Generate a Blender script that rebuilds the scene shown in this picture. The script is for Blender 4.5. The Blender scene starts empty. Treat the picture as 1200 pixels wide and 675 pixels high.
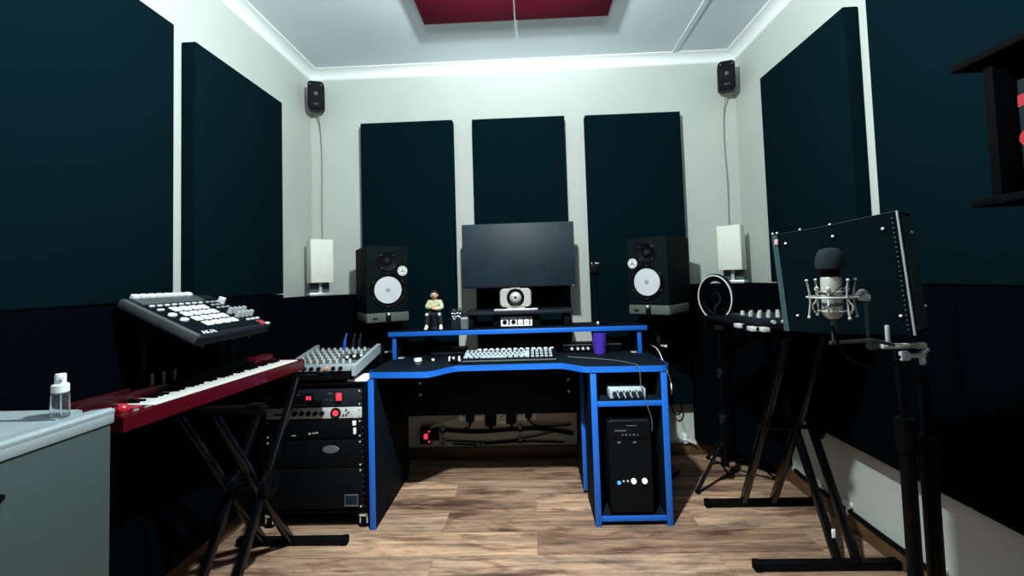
import bpy, bmesh, math, random
from mathutils import Matrix, Vector, Euler
random.seed(7)
PI = math.pi
scene = bpy.context.scene
COL = scene.collection

# ------------------------------------------------------------------ materials
def mat(name, col, rough=.6, metal=0., var=.12, scale=40., bump=0., bscale=200., spec=.5, emit=None, estr=0., trans=0., sheen=0., coat=0.):
    m = bpy.data.materials.new(name); m.use_nodes = True
    nt = m.node_tree; b = nt.nodes['Principled BSDF']
    tc = nt.nodes.new('ShaderNodeTexCoord')
    nz = nt.nodes.new('ShaderNodeTexNoise'); nz.inputs['Scale'].default_value = scale; nz.inputs['Detail'].default_value = 4
    nt.links.new(tc.outputs['Object'], nz.inputs['Vector'])
    rp = nt.nodes.new('ShaderNodeValToRGB')
    rp.color_ramp.elements[0].position = .3; rp.color_ramp.elements[1].position = .7
    rp.color_ramp.elements[0].color = (*[max(0, c*(1-var)) for c in col], 1)
    rp.color_ramp.elements[1].color = (*[min(1, c*(1+var)) for c in col], 1)
    nt.links.new(nz.outputs['Fac'], rp.inputs['Fac'])
    nt.links.new(rp.outputs['Color'], b.inputs['Base Color'])
    b.inputs['Roughness'].default_value = rough; b.inputs['Metallic'].default_value = metal
    b.inputs['Specular IOR Level'].default_value = spec
    if trans: b.inputs['Transmission Weight'].default_value = trans
    if sheen: b.inputs['Sheen Weight'].default_value = sheen
    if coat: b.inputs['Coat Weight'].default_value = coat; b.inputs['Coat Roughness'].default_value = .08
    if emit:
        b.inputs['Emission Color'].default_value = (*emit, 1); b.inputs['Emission Strength'].default_value = estr
    if bump:
        n2 = nt.nodes.new('ShaderNodeTexNoise'); n2.inputs['Scale'].default_value = bscale; n2.inputs['Detail'].default_value = 3
        nt.links.new(tc.outputs['Object'], n2.inputs['Vector'])
        bp = nt.nodes.new('ShaderNodeBump'); bp.inputs['Strength'].default_value = bump; bp.inputs['Distance'].default_value = .004
        nt.links.new(n2.outputs['Fac'], bp.inputs['Height']); nt.links.new(bp.outputs['Normal'], b.inputs['Normal'])
    return m

def floor_material():
    m = bpy.data.materials.new('rustic planks'); m.use_nodes = True
    nt = m.node_tree; N = nt.nodes; Lk = nt.links; b = N['Principled BSDF']
    tc = N.new('ShaderNodeTexCoord')
    br = N.new('ShaderNodeTexBrick'); br.offset = .37; br.offset_frequency = 2
    br.inputs['Color1'].default_value = (0, 0, 0, 1); br.inputs['Color2'].default_value = (1, 1, 1, 1); br.inputs['Mortar'].default_value = (.5, .5, .5, 1)
    br.inputs['Scale'].default_value = 1.; br.inputs['Brick Width'].default_value = 1.22; br.inputs['Row Height'].default_value = .18
    br.inputs['Mortar Size'].default_value = .0012
    Lk.new(tc.outputs['Object'], br.inputs['Vector'])
    def noise(sx, sy, det=6, rough=.6, dist=0., off=None):
        mp = N.new('ShaderNodeMapping'); mp.inputs['Scale'].default_value = (sx, sy, 1)
        Lk.new(tc.outputs['Object'], mp.inputs['Vector'])
        nz = N.new('ShaderNodeTexNoise'); nz.noise_dimensions = '4D'; nz.inputs['Scale'].default_value = 1.
        nz.inputs['Detail'].default_value = det; nz.inputs['Roughness'].default_value = rough; nz.inputs['Distortion'].default_value = dist
        Lk.new(mp.outputs['Vector'], nz.inputs['Vector'])
        mu = N.new('ShaderNodeMath'); mu.operation = 'MULTIPLY'; mu.inputs[1].default_value = 9.
        Lk.new(br.outputs['Color'], mu.inputs[0]); Lk.new(mu.outputs[0], nz.inputs['W'])
        return nz.outputs['Fac']
    def ramp(fac, stops):
        r = N.new('ShaderNodeValToRGB'); e = r.color_ramp.elements
        while len(e) < len(stops): e.new(.5)
        for el, (p, c) in zip(e, stops): el.position = p; el.color = (*c, 1)
        Lk.new(fac, r.inputs['Fac']); return r.outputs['Color']
    def mix(a, c, fac, mode='MIX'):
        x = N.new('ShaderNodeMix'); x.data_type = 'RGBA'; x.blend_type = mode
        if isinstance(fac, float): x.inputs[0].default_value = fac
        else: Lk.new(fac, x.inputs[0])
        for s, v in ((6, a), (7, c)):
            if isinstance(v, tuple): x.inputs[s].default_value = (*v, 1)
            else: Lk.new(v, x.inputs[s])
        return x.outputs[2]
    grain = noise(2.2, 30, 8, .68, .6)
    broad = noise(1.5, 5.5, 8, .68, 1.2)
    base = ramp(broad, [(.30, (.060, .038, .030)), (.40, (.17, .105, .080)), (.50, (.40, .295, .215)), (.58, (.30, .225, .175)), (.66, (.13, .095, .078)), (.76, (.085, .085, .078))])
    g = ramp(grain, [(.34, (.22, .18, .16)), (.47, (.75, .71, .68)), (.60, (1.35, 1.30, 1.2))])
    c = mix(base, g, .85, 'MULTIPLY')
    scr = ramp(noise(3, 48, 6, .75, .5), [(.56, (0, 0, 0)), (.66, (.8, .8, .8))])
    c = mix(c, (.50, .41, .32), scr)
    tint = ramp(br.outputs['Color'], [(0., (.46, .40, .38)), (.5, (.66, .63, .62)), (1., (.86, .79, .72))])
    c = mix(c, tint, 1., 'MULTIPLY')
    sm_ = N.new('ShaderNodeMath'); sm_.operation = 'MULTIPLY'; sm_.inputs[1].default_value = .45; Lk.new(br.outputs['Fac'], sm_.inputs[0])
    c = mix(c, (.05, .035, .028), sm_.outputs[0])
    Lk.new(c, b.inputs['Base Color']); b.inputs['Roughness'].default_value = .6; b.inputs['Specular IOR Level'].default_value = .15
    bp = N.new('ShaderNodeBump'); bp.inputs['Strength'].default_value = .15; bp.inputs['Distance'].default_value = .003
    Lk.new(grain, bp.inputs['Height']); Lk.new(bp.outputs['Normal'], b.inputs['Normal'])
    return m

M = {}
M['floor'] = floor_material()
M['wall'] = mat('grey green wall paint', (.48, .52, .49), .8, var=.03, scale=3, bump=.05, bscale=120)
M['ceiling'] = mat('ceiling board paint', (.72, .82, .88), .7, var=.03, scale=2)
M['cornice'] = mat('white cornice', (.86, .90, .90), .5, var=.02)
M['skirting'] = mat('brown skirting wood', (.10, .055, .026), .5, var=.35, scale=14)
M['fabric'] = mat('dark teal acoustic cloth', (.0012, .0078, .0115), .95, var=.25, scale=260, bump=.3, bscale=900, spec=.02)
M['cloth_shaded'] = mat('shade-blackened acoustic cloth', (.0006, .0016, .0030), .95, var=.25, scale=260, bump=.3, bscale=900, spec=.015)  # darker copy of the teal cloth; shade low on the walls is in its colour
M['end_wall'] = mat('dark curtain cloth', (.02, .025, .028), .9, var=.2)
M['cablemid'] = mat('pale grey cable jacket', (.19, .20, .19), .5, var=.1)
M['cablegrey'] = mat('grey cable jacket', (.06, .07, .075), .5, var=.1)
M['red_cloth'] = mat('crimson acoustic cloth', (.19, .004, .032), .9, var=.15, scale=200, bump=.3, bscale=900, spec=.15)
M['foam'] = mat('charcoal foam', (.013, .021, .025), .95, var=.4, scale=350, bump=.8, bscale=500, spec=.15)
M['stand'] = mat('satin black stand tube', (.0010, .0014, .0022), .25, var=.1, spec=.32)
M['felt'] = mat('black felt', (.0014, .0052, .0072), .95, var=.3, scale=300, bump=.3, bscale=700, spec=.02)
M['perf'] = mat('grey perforated metal', (.030, .060, .066), .75, var=.6, scale=500, spec=.15)
M['black'] = mat('black plastic', (.0014, .0020, .0028), .55, var=.2, spec=.10)
M['matte'] = mat('matt black paint', (.0010, .0013, .002), .8, var=.25, spec=.05)
M['powder'] = mat('black powder coated steel', (.0012, .0016, .0022), .45, var=.2, spec=.10)
M['laminate'] = mat('black desk laminate', (.0016, .0046, .0080), .7, var=.2, scale=90, spec=.07)
M['vinyl'] = mat('black speaker vinyl', (.0030, .0070, .0080), .75, var=.25, scale=300, bump=.1, bscale=600, spec=.05)
M['blue'] = mat('bright blue edge banding', (.007, .095, .44), .4, var=.05, spec=.4)
M['white'] = mat('white plastic', (.80, .84, .84), .4, var=.03)
M['cone'] = mat('white speaker cone', (.58, .61, .66), .45, var=.02)
M['shade'] = mat('ivory lamp shade', (.74, .78, .68), .7, var=.03)
M['grey'] = mat('mid grey plastic', (.065, .08, .085), .5, var=.1)
M['pad'] = mat('grey isolation pad', (.072, .088, .080), .7, var=.1)
M['dgrey'] = mat('dark grey plastic', (.007, .011, .016), .6, var=.15, spec=.15)
M['chrome'] = mat('brushed chrome', (.66, .69, .69), .3, .45, var=.05)
M['silver'] = mat('satin silver', (.52, .54, .53), .36, .4, var=.05)
M['nickel'] = mat('champagne nickel', (.50, .51, .45), .4, .35, var=.05)
M['alu'] = mat('silver painted panel', (.50, .54, .55), .42, .25, var=.05)
M['screen'] = mat('grey display glass', (.008, .020, .032), .55, var=.25, scale=6, spec=.35)
M['synth'] = mat('metallic red lacquer', (.085, .0012, .006), .3, .15, var=.1, spec=.5, coat=.5)
M['synth_dark'] = mat('deep red lacquer', (.030, .001, .004), .35, .1, var=.1, coat=.3)
M['redlens'] = mat('glossy red knob', (.50, .012, .03), .2, var=.05, coat=.6)
M['key'] = mat('ivory white key', (.78, .80, .76), .35, var=.02)
M['cabinet'] = mat('grey enamel steel', (.045, .070, .070), .5, var=.08, scale=120)
M['cab_top'] = mat('pale grey top', (.27, .33, .36), .4, var=.04)
M['glass'] = mat('clear plastic', (.92, .96, .97), .04, var=.01, trans=1.)
M['purple'] = mat('purple plastic', (.060, .026, .36), .35, var=.08, coat=.2)
M['skin'] = mat('painted skin', (.62, .34, .25), .5, var=.05)
M['shirt'] = mat('pale yellow green shirt', (.48, .49, .30), .6, var=.15)
M['trouser'] = mat('dark navy trousers', (.006, .010, .016), .6, var=.2)
M['hair'] = mat('black hair', (.006, .006, .007), .5, var=.2)
M['cream'] = mat('cream shoes', (.66, .63, .50), .5, var=.08)
M['ledred'] = mat('lit red indicator', (.3, .02, .03), .4, emit=(1., .05, .09), estr=.9)
M['ledblue'] = mat('lit blue indicator', (.02, .08, .3), .4, emit=(.06, .30, 1.), estr=1.6)
M['paper'] = mat('white paper', (.80, .80, .82), .7, var=.03)
M['orange'] = mat('orange cap', (.65, .27, .12), .5, var=.05)
M['pinkred'] = mat('red print', (.33, .03, .05), .5, var=.1)
M['redprint'] = mat('bright red print', (.30, .012, .02), .5, var=.1)
M['pink'] = mat('pale pink tag', (.55, .30, .34), .5, var=.1)
M['ink'] = mat('black ink', (.003, .003, .004), .8, var=.1, spec=.05)
M['maroonink'] = mat('maroon ink', (.07, .008, .025), .5, var=.1)
M['cable'] = mat('black cable rubber', (.0015, .002, .0025), .6, var=.15, spec=.08)
M['cablewhite'] = mat('white cable jacket', (.55, .58, .56), .5, var=.05)

# ------------------------------------------------------------------ mesh builder
class MB:
    def __init__(s): s.v = []; s.f = []
    def add(s, vs, fs, m=None):
        o = len(s.v)
        for p in vs:
            p = Vector(p); s.v.append(m @ p if m is not None else p)
        for f in fs: s.f.append([o+i for i in f])
        return s
    def addbm(s, bm, m=None):
        bm.verts.ensure_lookup_table()
        for i, v in enumerate(bm.verts): v.index = i
        s.add([v.co.copy() for v in bm.verts], [[v.index for v in f.verts] for f in bm.faces], m); bm.free(); return s
    def box(s, c, d, bev=0., m=None, seg=2):
        bm = bmesh.new(); bmesh.ops.create_cube(bm, size=1.)
        for v in bm.verts: v.co = Vector((v.co.x*d[0]+c[0], v.co.y*d[1]+c[1], v.co.z*d[2]+c[2]))
        if bev: bmesh.ops.bevel(bm, geom=bm.edges[:], offset=bev, segments=seg, affect='EDGES', profile=.5)
        return s.addbm(bm, m)
    def bx(s, x0, x1, y0, y1, z0, z1, bev=0., m=None, seg=2):
        return s.box(((x0+x1)/2, (y0+y1)/2, (z0+z1)/2), (abs(x1-x0), abs(y1-y0), abs(z1-z0)), bev, m, seg)
    def rbox(s, c, d, r, axis='y', bev=.002, m=None):      # box with the four corners round 'axis' rounded by r
        n = 6; pts = []
        a, b = {'y': (d[0], d[2]), 'z': (d[0], d[1]), 'x': (d[1], d[2])}[axis]
        for (sx, sy, a0) in ((1, 1, 0), (-1, 1, 90), (-1, -1, 180), (1, -1, 270)):
            for k in range(n+1):
                t = math.radians(a0+90*k/n); pts.append((sx*(a/2-r)+r*math.cos(t), sy*(b/2-r)+r*math.sin(t)))
        L = {'y': d[1], 'z': d[2], 'x': d[0]}[axis]
        def P(p, h):
            q = {'y': (p[0], h, p[1]), 'z': (p[0], p[1], h), 'x': (h, p[0], p[1])}[axis]
            return (q[0]+c[0], q[1]+c[1], q[2]+c[2])
        rings = []; k = len(pts)
        for h, sc in ((-L/2, bev), (-L/2+bev, 0), (L/2-bev, 0), (L/2, bev)):
            rings.append([P((p[0]*(1-2*sc/a), p[1]*(1-2*sc/b)), h) for p in pts])
        vs = [p for r_ in rings for p in r_]; fs = []
        for i in range(3):
            for j in range(k): fs.append([i*k+j, i*k+(j+1) % k, (i+1)*k+(j+1) % k, (i+1)*k+j])
        fs.append(list(range(k))[::-1]); fs.append([3*k+j for j in range(k)])
        return s.add(vs, fs, m)
    def lathe(s, prof, o=(0, 0, 0), ax=(0, 0, 1), seg=28, m=None, sx=1., sy=1.):
        q = Vector((0, 0, 1)).rotation_difference(Vector(ax).normalized()).to_matrix()
        vs = []; fs = []; n = len(prof)
        for r, z in prof:
            for k in range(seg):
                a = 2*PI*k/seg; vs.append(Vector(o)+q @ Vector((r*sx*math.cos(a), r*sy*math.sin(a), z)))
        for i in range(n-1):
            for k in range(seg): fs.append([i*seg+k, i*seg+(k+1) % seg, (i+1)*seg+(k+1) % seg, (i+1)*seg+k])
        if prof[0][0] > 1e-6: fs.append(list(range(seg))[::-1])
        if prof[-1][0] > 1e-6: fs.append([(n-1)*seg+k for k in range(seg)])
        return s.add(vs, fs, m)
    def cyl(s, p0, p1, r0, r1=None, seg=18, m=None):
        p0 = Vector(p0); p1 = Vector(p1); r1 = r0 if r1 is None else r1
        return s.lathe([(r0, 0), (r1, (p1-p0).length)], p0, p1-p0, seg, m)
    def tube(s, pts, r, seg=8, m=None, smooth=0):
        P = [Vector(p) for p in pts]
        for _ in range(smooth):
            Q = [P[0]]
            for a, b in zip(P[:-1], P[1:]): Q += [a*.75+b*.25, a*.25+b*.75]
            Q.append(P[-1]); P = Q
        t = (P[1]-P[0]).normalized(); u = t.orthogonal().normalized(); vs = []; fs = []
        for i, p in enumerate(P):
            tn = (P[min(i+1, len(P)-1)]-P[max(i-1, 0)]).normalized()
            u = (u-tn*u.dot(tn)).normalized(); w = tn.cross(u)
            for k in range(seg):
                a = 2*PI*k/seg; vs.append(p+r*(math.cos(a)*u+math.sin(a)*w))
        for i in range(len(P)-1):
            for k in range(seg): fs.append([i*seg+k, i*seg+(k+1) % seg, (i+1)*seg+(k+1) % seg, (i+1)*seg+k])
        fs.append(list(range(seg))[::-1]); fs.append([(len(P)-1)*seg+k for k in range(seg)])
        return s.add(vs, fs, m)
    def bar(s, p0, p1, w, h, side=(1, 0, 0), m=None, bev=.002):      # rectangular bar; w is measured along 'side'
        p0 = Vector(p0); p1 = Vector(p1); z = (p1-p0).normalized(); x = Vector(side); x = (x-z*x.dot(z)).normalized(); y = z.cross(x)
        R = Matrix((x, y, z)).transposed().to_4x4(); R.translation = (p0+p1)/2
        if m is not None: R = m @ R
        return s.box((0, 0, 0), (w, h, (p1-p0).length), bev, R)
    def prism(s, poly, z0, z1, m=None):
        n = len(poly); vs = [(p[0], p[1], z0) for p in poly]+[(p[0], p[1], z1) for p in poly]
        fs = [list(range(n))[::-1], [n+i for i in range(n)]]+[[i, (i+1) % n, n+(i+1) % n, n+i] for i in range(n)]
        return s.add(vs, fs, m)
    def ell(s, c, r, m=None, seg=18):
        n = 10; pr = [(max(math.sin(PI*i/n), 1e-4), -math.cos(PI*i/n)) for i in range(n+1)]
        vs = []; fs = []
        for a, z in pr:
            for k in range(seg):
                t = 2*PI*k/seg; vs.append((c[0]+r[0]*a*math.cos(t), c[1]+r[1]*a*math.sin(t), c[2]+r[2]*z))
        for i in range(n):
            for k in range(seg): fs.append([i*seg+k, i*seg+(k+1) % seg, (i+1)*seg+(k+1) % seg, (i+1)*seg+k])
        return s.add(vs, fs, m)
    def torus(s, c, R, r, ax=(0, 0, 1), seg=36, rs=10, m=None, sx=1., sy=1.):
        q = Vector((0, 0, 1)).rotation_difference(Vector(ax).normalized()).to_matrix(); vs = []; fs = []
        for i in range(seg):
            a = 2*PI*i/seg
            for k in range(rs):
                b = 2*PI*k/rs; rr = R+r*math.cos(b)
                vs.append(Vector(c)+q @ Vector((rr*sx*math.cos(a), rr*sy*math.sin(a), r*math.sin(b))))
        for i in range(seg):
            for k in range(rs): fs.append([i*rs+k, ((i+1) % seg)*rs+k, ((i+1) % seg)*rs+(k+1) % rs, i*rs+(k+1) % rs])
        return s.add(vs, fs, m)
    def text(s, body, size, depth, m):
        cu = bpy.data.curves.new('t', 'FONT'); cu.body = body; cu.size = size; cu.extrude = depth; cu.align_x = 'CENTER'; cu.align_y = 'CENTER'
        ob = bpy.data.objects.new('t', cu); COL.objects.link(ob)
        dg = bpy.context.evaluated_depsgraph_get(); me = ob.evaluated_get(dg).to_mesh()
        s.add([v.co.copy() for v in me.vertices], [list(p.vertices) for p in me.polygons], m)
        ob.evaluated_get(dg).to_mesh_clear(); bpy.data.objects.remove(ob); bpy.data.curves.remove(cu)
        return s

def root_of(o):
    while o.parent: o = o.parent
    return o
def obj(name, mb, m, parent=None, world=False, ang=32):
    me = bpy.data.meshes.new(name)
    vs = mb.v
    if parent is not None and world:
        inv = root_of(parent).matrix_basis.inverted(); vs = [inv @ p for p in vs]
    me.from_pydata([tuple(p) for p in vs], [], mb.f)
    bm = bmesh.new(); bm.from_mesh(me); bmesh.ops.recalc_face_normals(bm, faces=bm.faces[:]); bm.to_mesh(me); bm.free()
    me.polygons.foreach_set('use_smooth', [True]*len(me.polygons)); me.set_sharp_from_angle(angle=math.radians(ang))
    me.materials.append(m); me.update()
    o = bpy.data.objects.new(name, me); COL.objects.link(o)
    if parent is not None: o.parent = parent
    return o
def tag(o, label, cat, group=None):
    o['label'] = label; o['category'] = cat
    if group: o['group'] = group
    return o
def thing(name, label, cat, loc=(0, 0, 0), rot=(0, 0, 0), group=None):
    o = bpy.data.objects.new(name, None); COL.objects.link(o); o.empty_display_size = .05
    if isinstance(rot, (int, float)): rot = (0, 0, rot)
    o.location = loc; o.rotation_euler = rot
    o.matrix_basis = Matrix.Translation(loc) @ Euler(rot).to_matrix().to_4x4()
    return tag(o, label, cat, group)
def structure(name, mb, m):
    o = obj(name, mb, m); o['kind'] = 'structure'; return o
def kids(o): return [c for c in bpy.data.objects if c.parent == o]
def copy_tree(o, parent=None):
    c = o.copy(); COL.objects.link(c)
    if parent is not None: c.parent = parent
    for ch in kids(o): copy_tree(ch, c)
    return c
def dup(o, label, loc, rot=(0, 0, 0)):
    c = copy_tree(o); c.location = loc; c.rotation_euler = rot; c['label'] = label; return c

# ------------------------------------------------------------------ the room (metres; camera at x=0, y=0)
XL, XR, YB, YF, HC = -1.503, 1.454, 3.044, -.35, 2.705
structure('floor', MB().bx(XL-.1, XR+.1, YF-.1, YB+.1, -.05, 0), M['floor'])
structure('ceiling', MB().bx(XL-.1, XR+.1, YF-.1, YB+.1, HC, HC+.05), M['ceiling'])
structure('wall_left', MB().bx(XL-.1, XL, YF-.1, YB+.1, 0, HC), M['wall'])
structure('wall_right', MB().bx(XR, XR+.1, YF-.1, YB+.1, 0, HC), M['wall'])
structure('wall_back', MB().bx(XL, XR, YB, YB+.1, 0, HC), M['wall'])
# cove cornice: profile swept along each wall
cov = [(0, -.062)]+[(.006+.058*(1-math.cos(a*PI/12)), -.056+.050*math.sin(a*PI/12)) for a in range(7)]+[(.070, 0), (0, 0)]
def cornice(a, b, inward):
    a = Vector(a); b = Vector(b); n = Vector(inward); d = (b-a).normalized(); mb = MB(); k = len(cov)
    for q, e in ((a, 1), (b, -1)):
        for (p, z) in cov: mb.v.append(q+n*p+d*e*p+Vector((0, 0, HC+z)))
    for i in range(k): mb.f.append([i, (i+1) % k, k+(i+1) % k, k+i])
    mb.f += [list(range(k)), [k+i for i in range(k)]]
    return mb
structure('trim_1', cornice((XL, YB, 0), (XR, YB, 0), (0, -1, 0)), M['cornice'])
structure('trim_2', cornice((XL, YF, 0), (XL, YB, 0), (1, 0, 0)), M['cornice'])
structure('trim_3', cornice((XR, YB, 0), (XR, YF, 0), (-1, 0, 0)), M['cornice'])
structure('trim_4', MB().prism([(1.02, YB-.07), (1.05, YB-.07), (1.02, YF), (.99, YF)], HC-.006, HC+.001), M['ceiling'])
structure('baseboard_back', MB().bx(XL, XR, YB-.016, YB, 0, .075, .004), M['skirting'])
structure('baseboard_right', MB().bx(XR-.016, XR, YF, YB-.016, 0, .075, .004), M['skirting'])
structure('baseboard_left', MB().bx(XL, XL+.016, YF, YB-.016, 0, .075, .004), M['skirting'])

# ------------------------------------------------------------------ acoustic panels
def panel(x0, x1, y0, y1, z0, z1, label, group, material='fabric', name='acoustic_panel', cat='acoustic panel'):
    e = .002; mb = MB().bx(x0+(e if x0 == XL else 0), x1-(e if x1 == XR else 0), y0, y1-(e if y1 == YB else 0), z0, z1, .006, seg=3)
    c = Vector(((x0+x1)/2, (y0+y1)/2, z0)); mb.v = [p-c for p in mb.v]
    o = obj(name, mb, M[material]); o.location = c
    return tag(o, label, cat, group)
T = .068
panel(XL, XL+T, .58, 1.752, 1.155, 2.297, 'dark teal acoustic panel on left wall, large upper one running out of frame', 'acoustic panels on the left wall')
panel(XL, XL+T, 1.868, 2.556, 1.155, 2.290, 'dark upper acoustic panel on left wall, farther one between white strip and corner', 'acoustic panels on the left wall')
panel(XL, XL+T, .40, 1.62, .10, 1.150, 'black lower acoustic panel on left wall behind the grey cabinet and spray bottle', 'acoustic panels on the left wall', 'cloth_shaded')
panel(XL, XL+T, 1.624, 2.556, .10, 1.150, 'black lower acoustic panel on left wall behind far end of red synthesizer', 'acoustic panels on the left wall', 'cloth_shaded')
panel(-1.125, -.490, YB-.074, YB, .345, 2.298, 'tall dark panel on back wall behind left studio monitor and figurine', 'acoustic panels on the back wall')
panel(-.356, .274, YB-.074, YB, .345, 2.294, 'tall dark panel on back wall directly behind the computer screen', 'acoustic panels on the back wall')
panel(.412, 1.050, YB-.074, YB, .345, 2.290, 'tall dark panel on back wall behind right studio monitor', 'acoustic panels on the back wall')
panel(XR-T, XR, 1.905, 2.594, 1.135, 2.326, 'dark teal upper panel on right wall nearest the corner, left of white strip', 'acoustic panels on the right wall')
panel(XR-T, XR, .40, 1.784, 1.135, 2.360, 'large upper panel on right wall behind the black wall shelf', 'acoustic panels on the right wall')
panel(XR-T, XR, 1.50, 2.594, .42, 1.130, 'black lower panel on right wall behind the folding keyboard stand', 'acoustic panels on the right wall', 'cloth_shaded')
panel(XR-T, XR, .40, 1.496, .42, 1.130, 'black lower panel on right wall beneath the wall shelf, by the frame edge', 'acoustic panels on the right wall', 'cloth_shaded')
def trap(pts, z0, z1, label):
    c = Vector((*pts[1], z0)); mb = MB().prism([(p[0]-c.x, p[1]-c.y) for p in pts], 0, z1-z0)
    o = obj('bass_trap', mb, M['cloth_shaded']); o.location = c
    return tag(o, label, 'bass trap', 'corner bass traps')
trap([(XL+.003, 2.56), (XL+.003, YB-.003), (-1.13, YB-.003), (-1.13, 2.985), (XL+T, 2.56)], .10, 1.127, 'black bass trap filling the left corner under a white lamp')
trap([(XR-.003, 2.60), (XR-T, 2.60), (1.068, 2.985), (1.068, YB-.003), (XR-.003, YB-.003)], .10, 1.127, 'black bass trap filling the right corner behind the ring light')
# crimson panels under the ceiling
for x0, x1, lab in ((-.548, -.038, 'crimson acoustic panel hung under ceiling, left of the gap'), (-.029, .490, 'crimson acoustic panel hung under ceiling, right of the gap')):
    r = thing('ceiling_panel', lab, 'acoustic panel', ((x0+x1)/2, 1.78, 2.652), 0, 'crimson panels under the ceiling')
    obj('cloth_face', MB().bx(x0, x1, 1.30, 2.440, 2.652, 2.674, .005), M['red_cloth'], r, True)
    for sx in (x0+.06, x1-.06):
        for y in (1.4, 2.30): obj('standoff', MB().cyl((sx, y, 2.670), (sx, y, HC-.001), .008), M['cornice'], r, True)

# ------------------------------------------------------------------ wall speakers, their cables and the corner lamps
def wall_speaker(label, loc, rot, wall_dir):
    r = thing('wall_speaker', label, 'speaker', loc, rot, 'small black speakers in the ceiling corners')
    r.scale = (.87, .87, .87)
    body = MB().rbox((0, 0, 0), (.118, .125, .215), .028, 'y', .012)
    obj('cabinet', body, M['dgrey'], r)
    obj('baffle', MB().rbox((0, -.064, 0), (.104, .008, .198), .026, 'y', .003), M['black'], r)
    w = obj('woofer', MB().lathe([(.045, 0), (.044, .006), (.038, .008), (.036, .003), (.018, -.006), (.0001, -.006)], (0, -.067, .012), (0, -1, 0)), M['dgrey'], r)
    obj('dust_cap', MB().ell((0, -.066, .012), (.017, .008, .017)), M['grey'], w)
    for sx in (-1, 1): obj('screw', MB().cyl((sx*.040, -.066, .078), (sx*.040, -.0705, .078), .006), M['grey'], r)
    obj('badge', MB().box((0, -.069, -.066), (.035, .003, .008), .001), M['grey'], r)
    obj('bracket', MB().cyl((0, .055, 0), (0, .055+wall_dir, 0), .012).cyl((0, .05+wall_dir, 0), (0, .065+wall_dir, 0), .03), M['black'], r)
    return r
wall_speaker('small black speaker mounted high in left corner under the cornice', (-1.408, 2.930, 2.478), (math.radians(8), 0, math.radians(22)), .05)
wall_speaker('small black speaker mounted high in right corner under the cornice', (1.346, 2.925, 2.488), (math.radians(8), 0, math.radians(-20)), .06)
def cable(name, pts, r, m, label, sm=2, group=None, cat='cable'):
    c = Vector(pts[0]); mb = MB().tube([Vector(p)-c for p in pts], r, 8, None, sm)
    o = obj(name, mb, m); o.location = c; return tag(o, label, cat, group)
cable('speaker_cable', [(-1.428, 2.985, 2.40), (-1.430, 3.034, 2.30), (-1.424, 3.037, 2.0), (-1.432, 3.037, 1.75), (-1.428, 3.037, 1.5), (-1.430, 3.037, 1.14)], .0035, M['cablemid'], 'thin pale cable running down the left corner from wall speaker to lamp', group='speaker cables in the corners')
cable('speaker_cable', [(1.368, 2.985, 2.40), (1.366, 3.034, 2.30), (1.362, 3.037, 2.05), (1.374, 3.037, 1.8), (1.364, 3.037, 1.5), (1.366, 3.037, 1.14)], .0035, M['cablemid'], 'thin pale cable running down the right corner from wall speaker to lamp', group='speaker cables in the corners')
def lamp(label, loc, rz):
    r = thing('table_lamp', label, 'lamp', loc, rz, 'rectangular white lamps')
    obj('base', MB().bx(-.075, .075, -.045, .045, 0, .020, .003), M['chrome'], r)
    obj('stem', MB().bx(-.010, .010, -.010, .010, .018, .12, .002), M['chrome'], r)
    obj('back_plate', MB().bx(-.062, .062, .020, .030, .018, .10, .002), M['grey'], r)
    sh = MB(); a, b, t = .066, .058, .003
    for s1 in (-1, 1):
        sh.bx(-a, a, s1*b-t, s1*b+t, .085, .365, .002); sh.bx(s1*a-t, s1*a+t, -b, b, .085, .365, .002)
    obj('lamp_shade', sh, M['shade'], r)
    obj('bulb', MB().lathe([(.0001, .11), (.013, .115), (.013, .15), (.028, .19), (.03, .215), (.018, .24), (.0001, .246)]), M['white'], r)
    return r
lamp('white rectangular lamp with chrome base in the left corner beside left studio monitor', (-1.368, 2.870, 1.128), math.radians(39))
lamp('white rectangular lamp with chrome base in the right corner above the ring light', (1.300, 2.875, 1.128), math.radians(-38))

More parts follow.
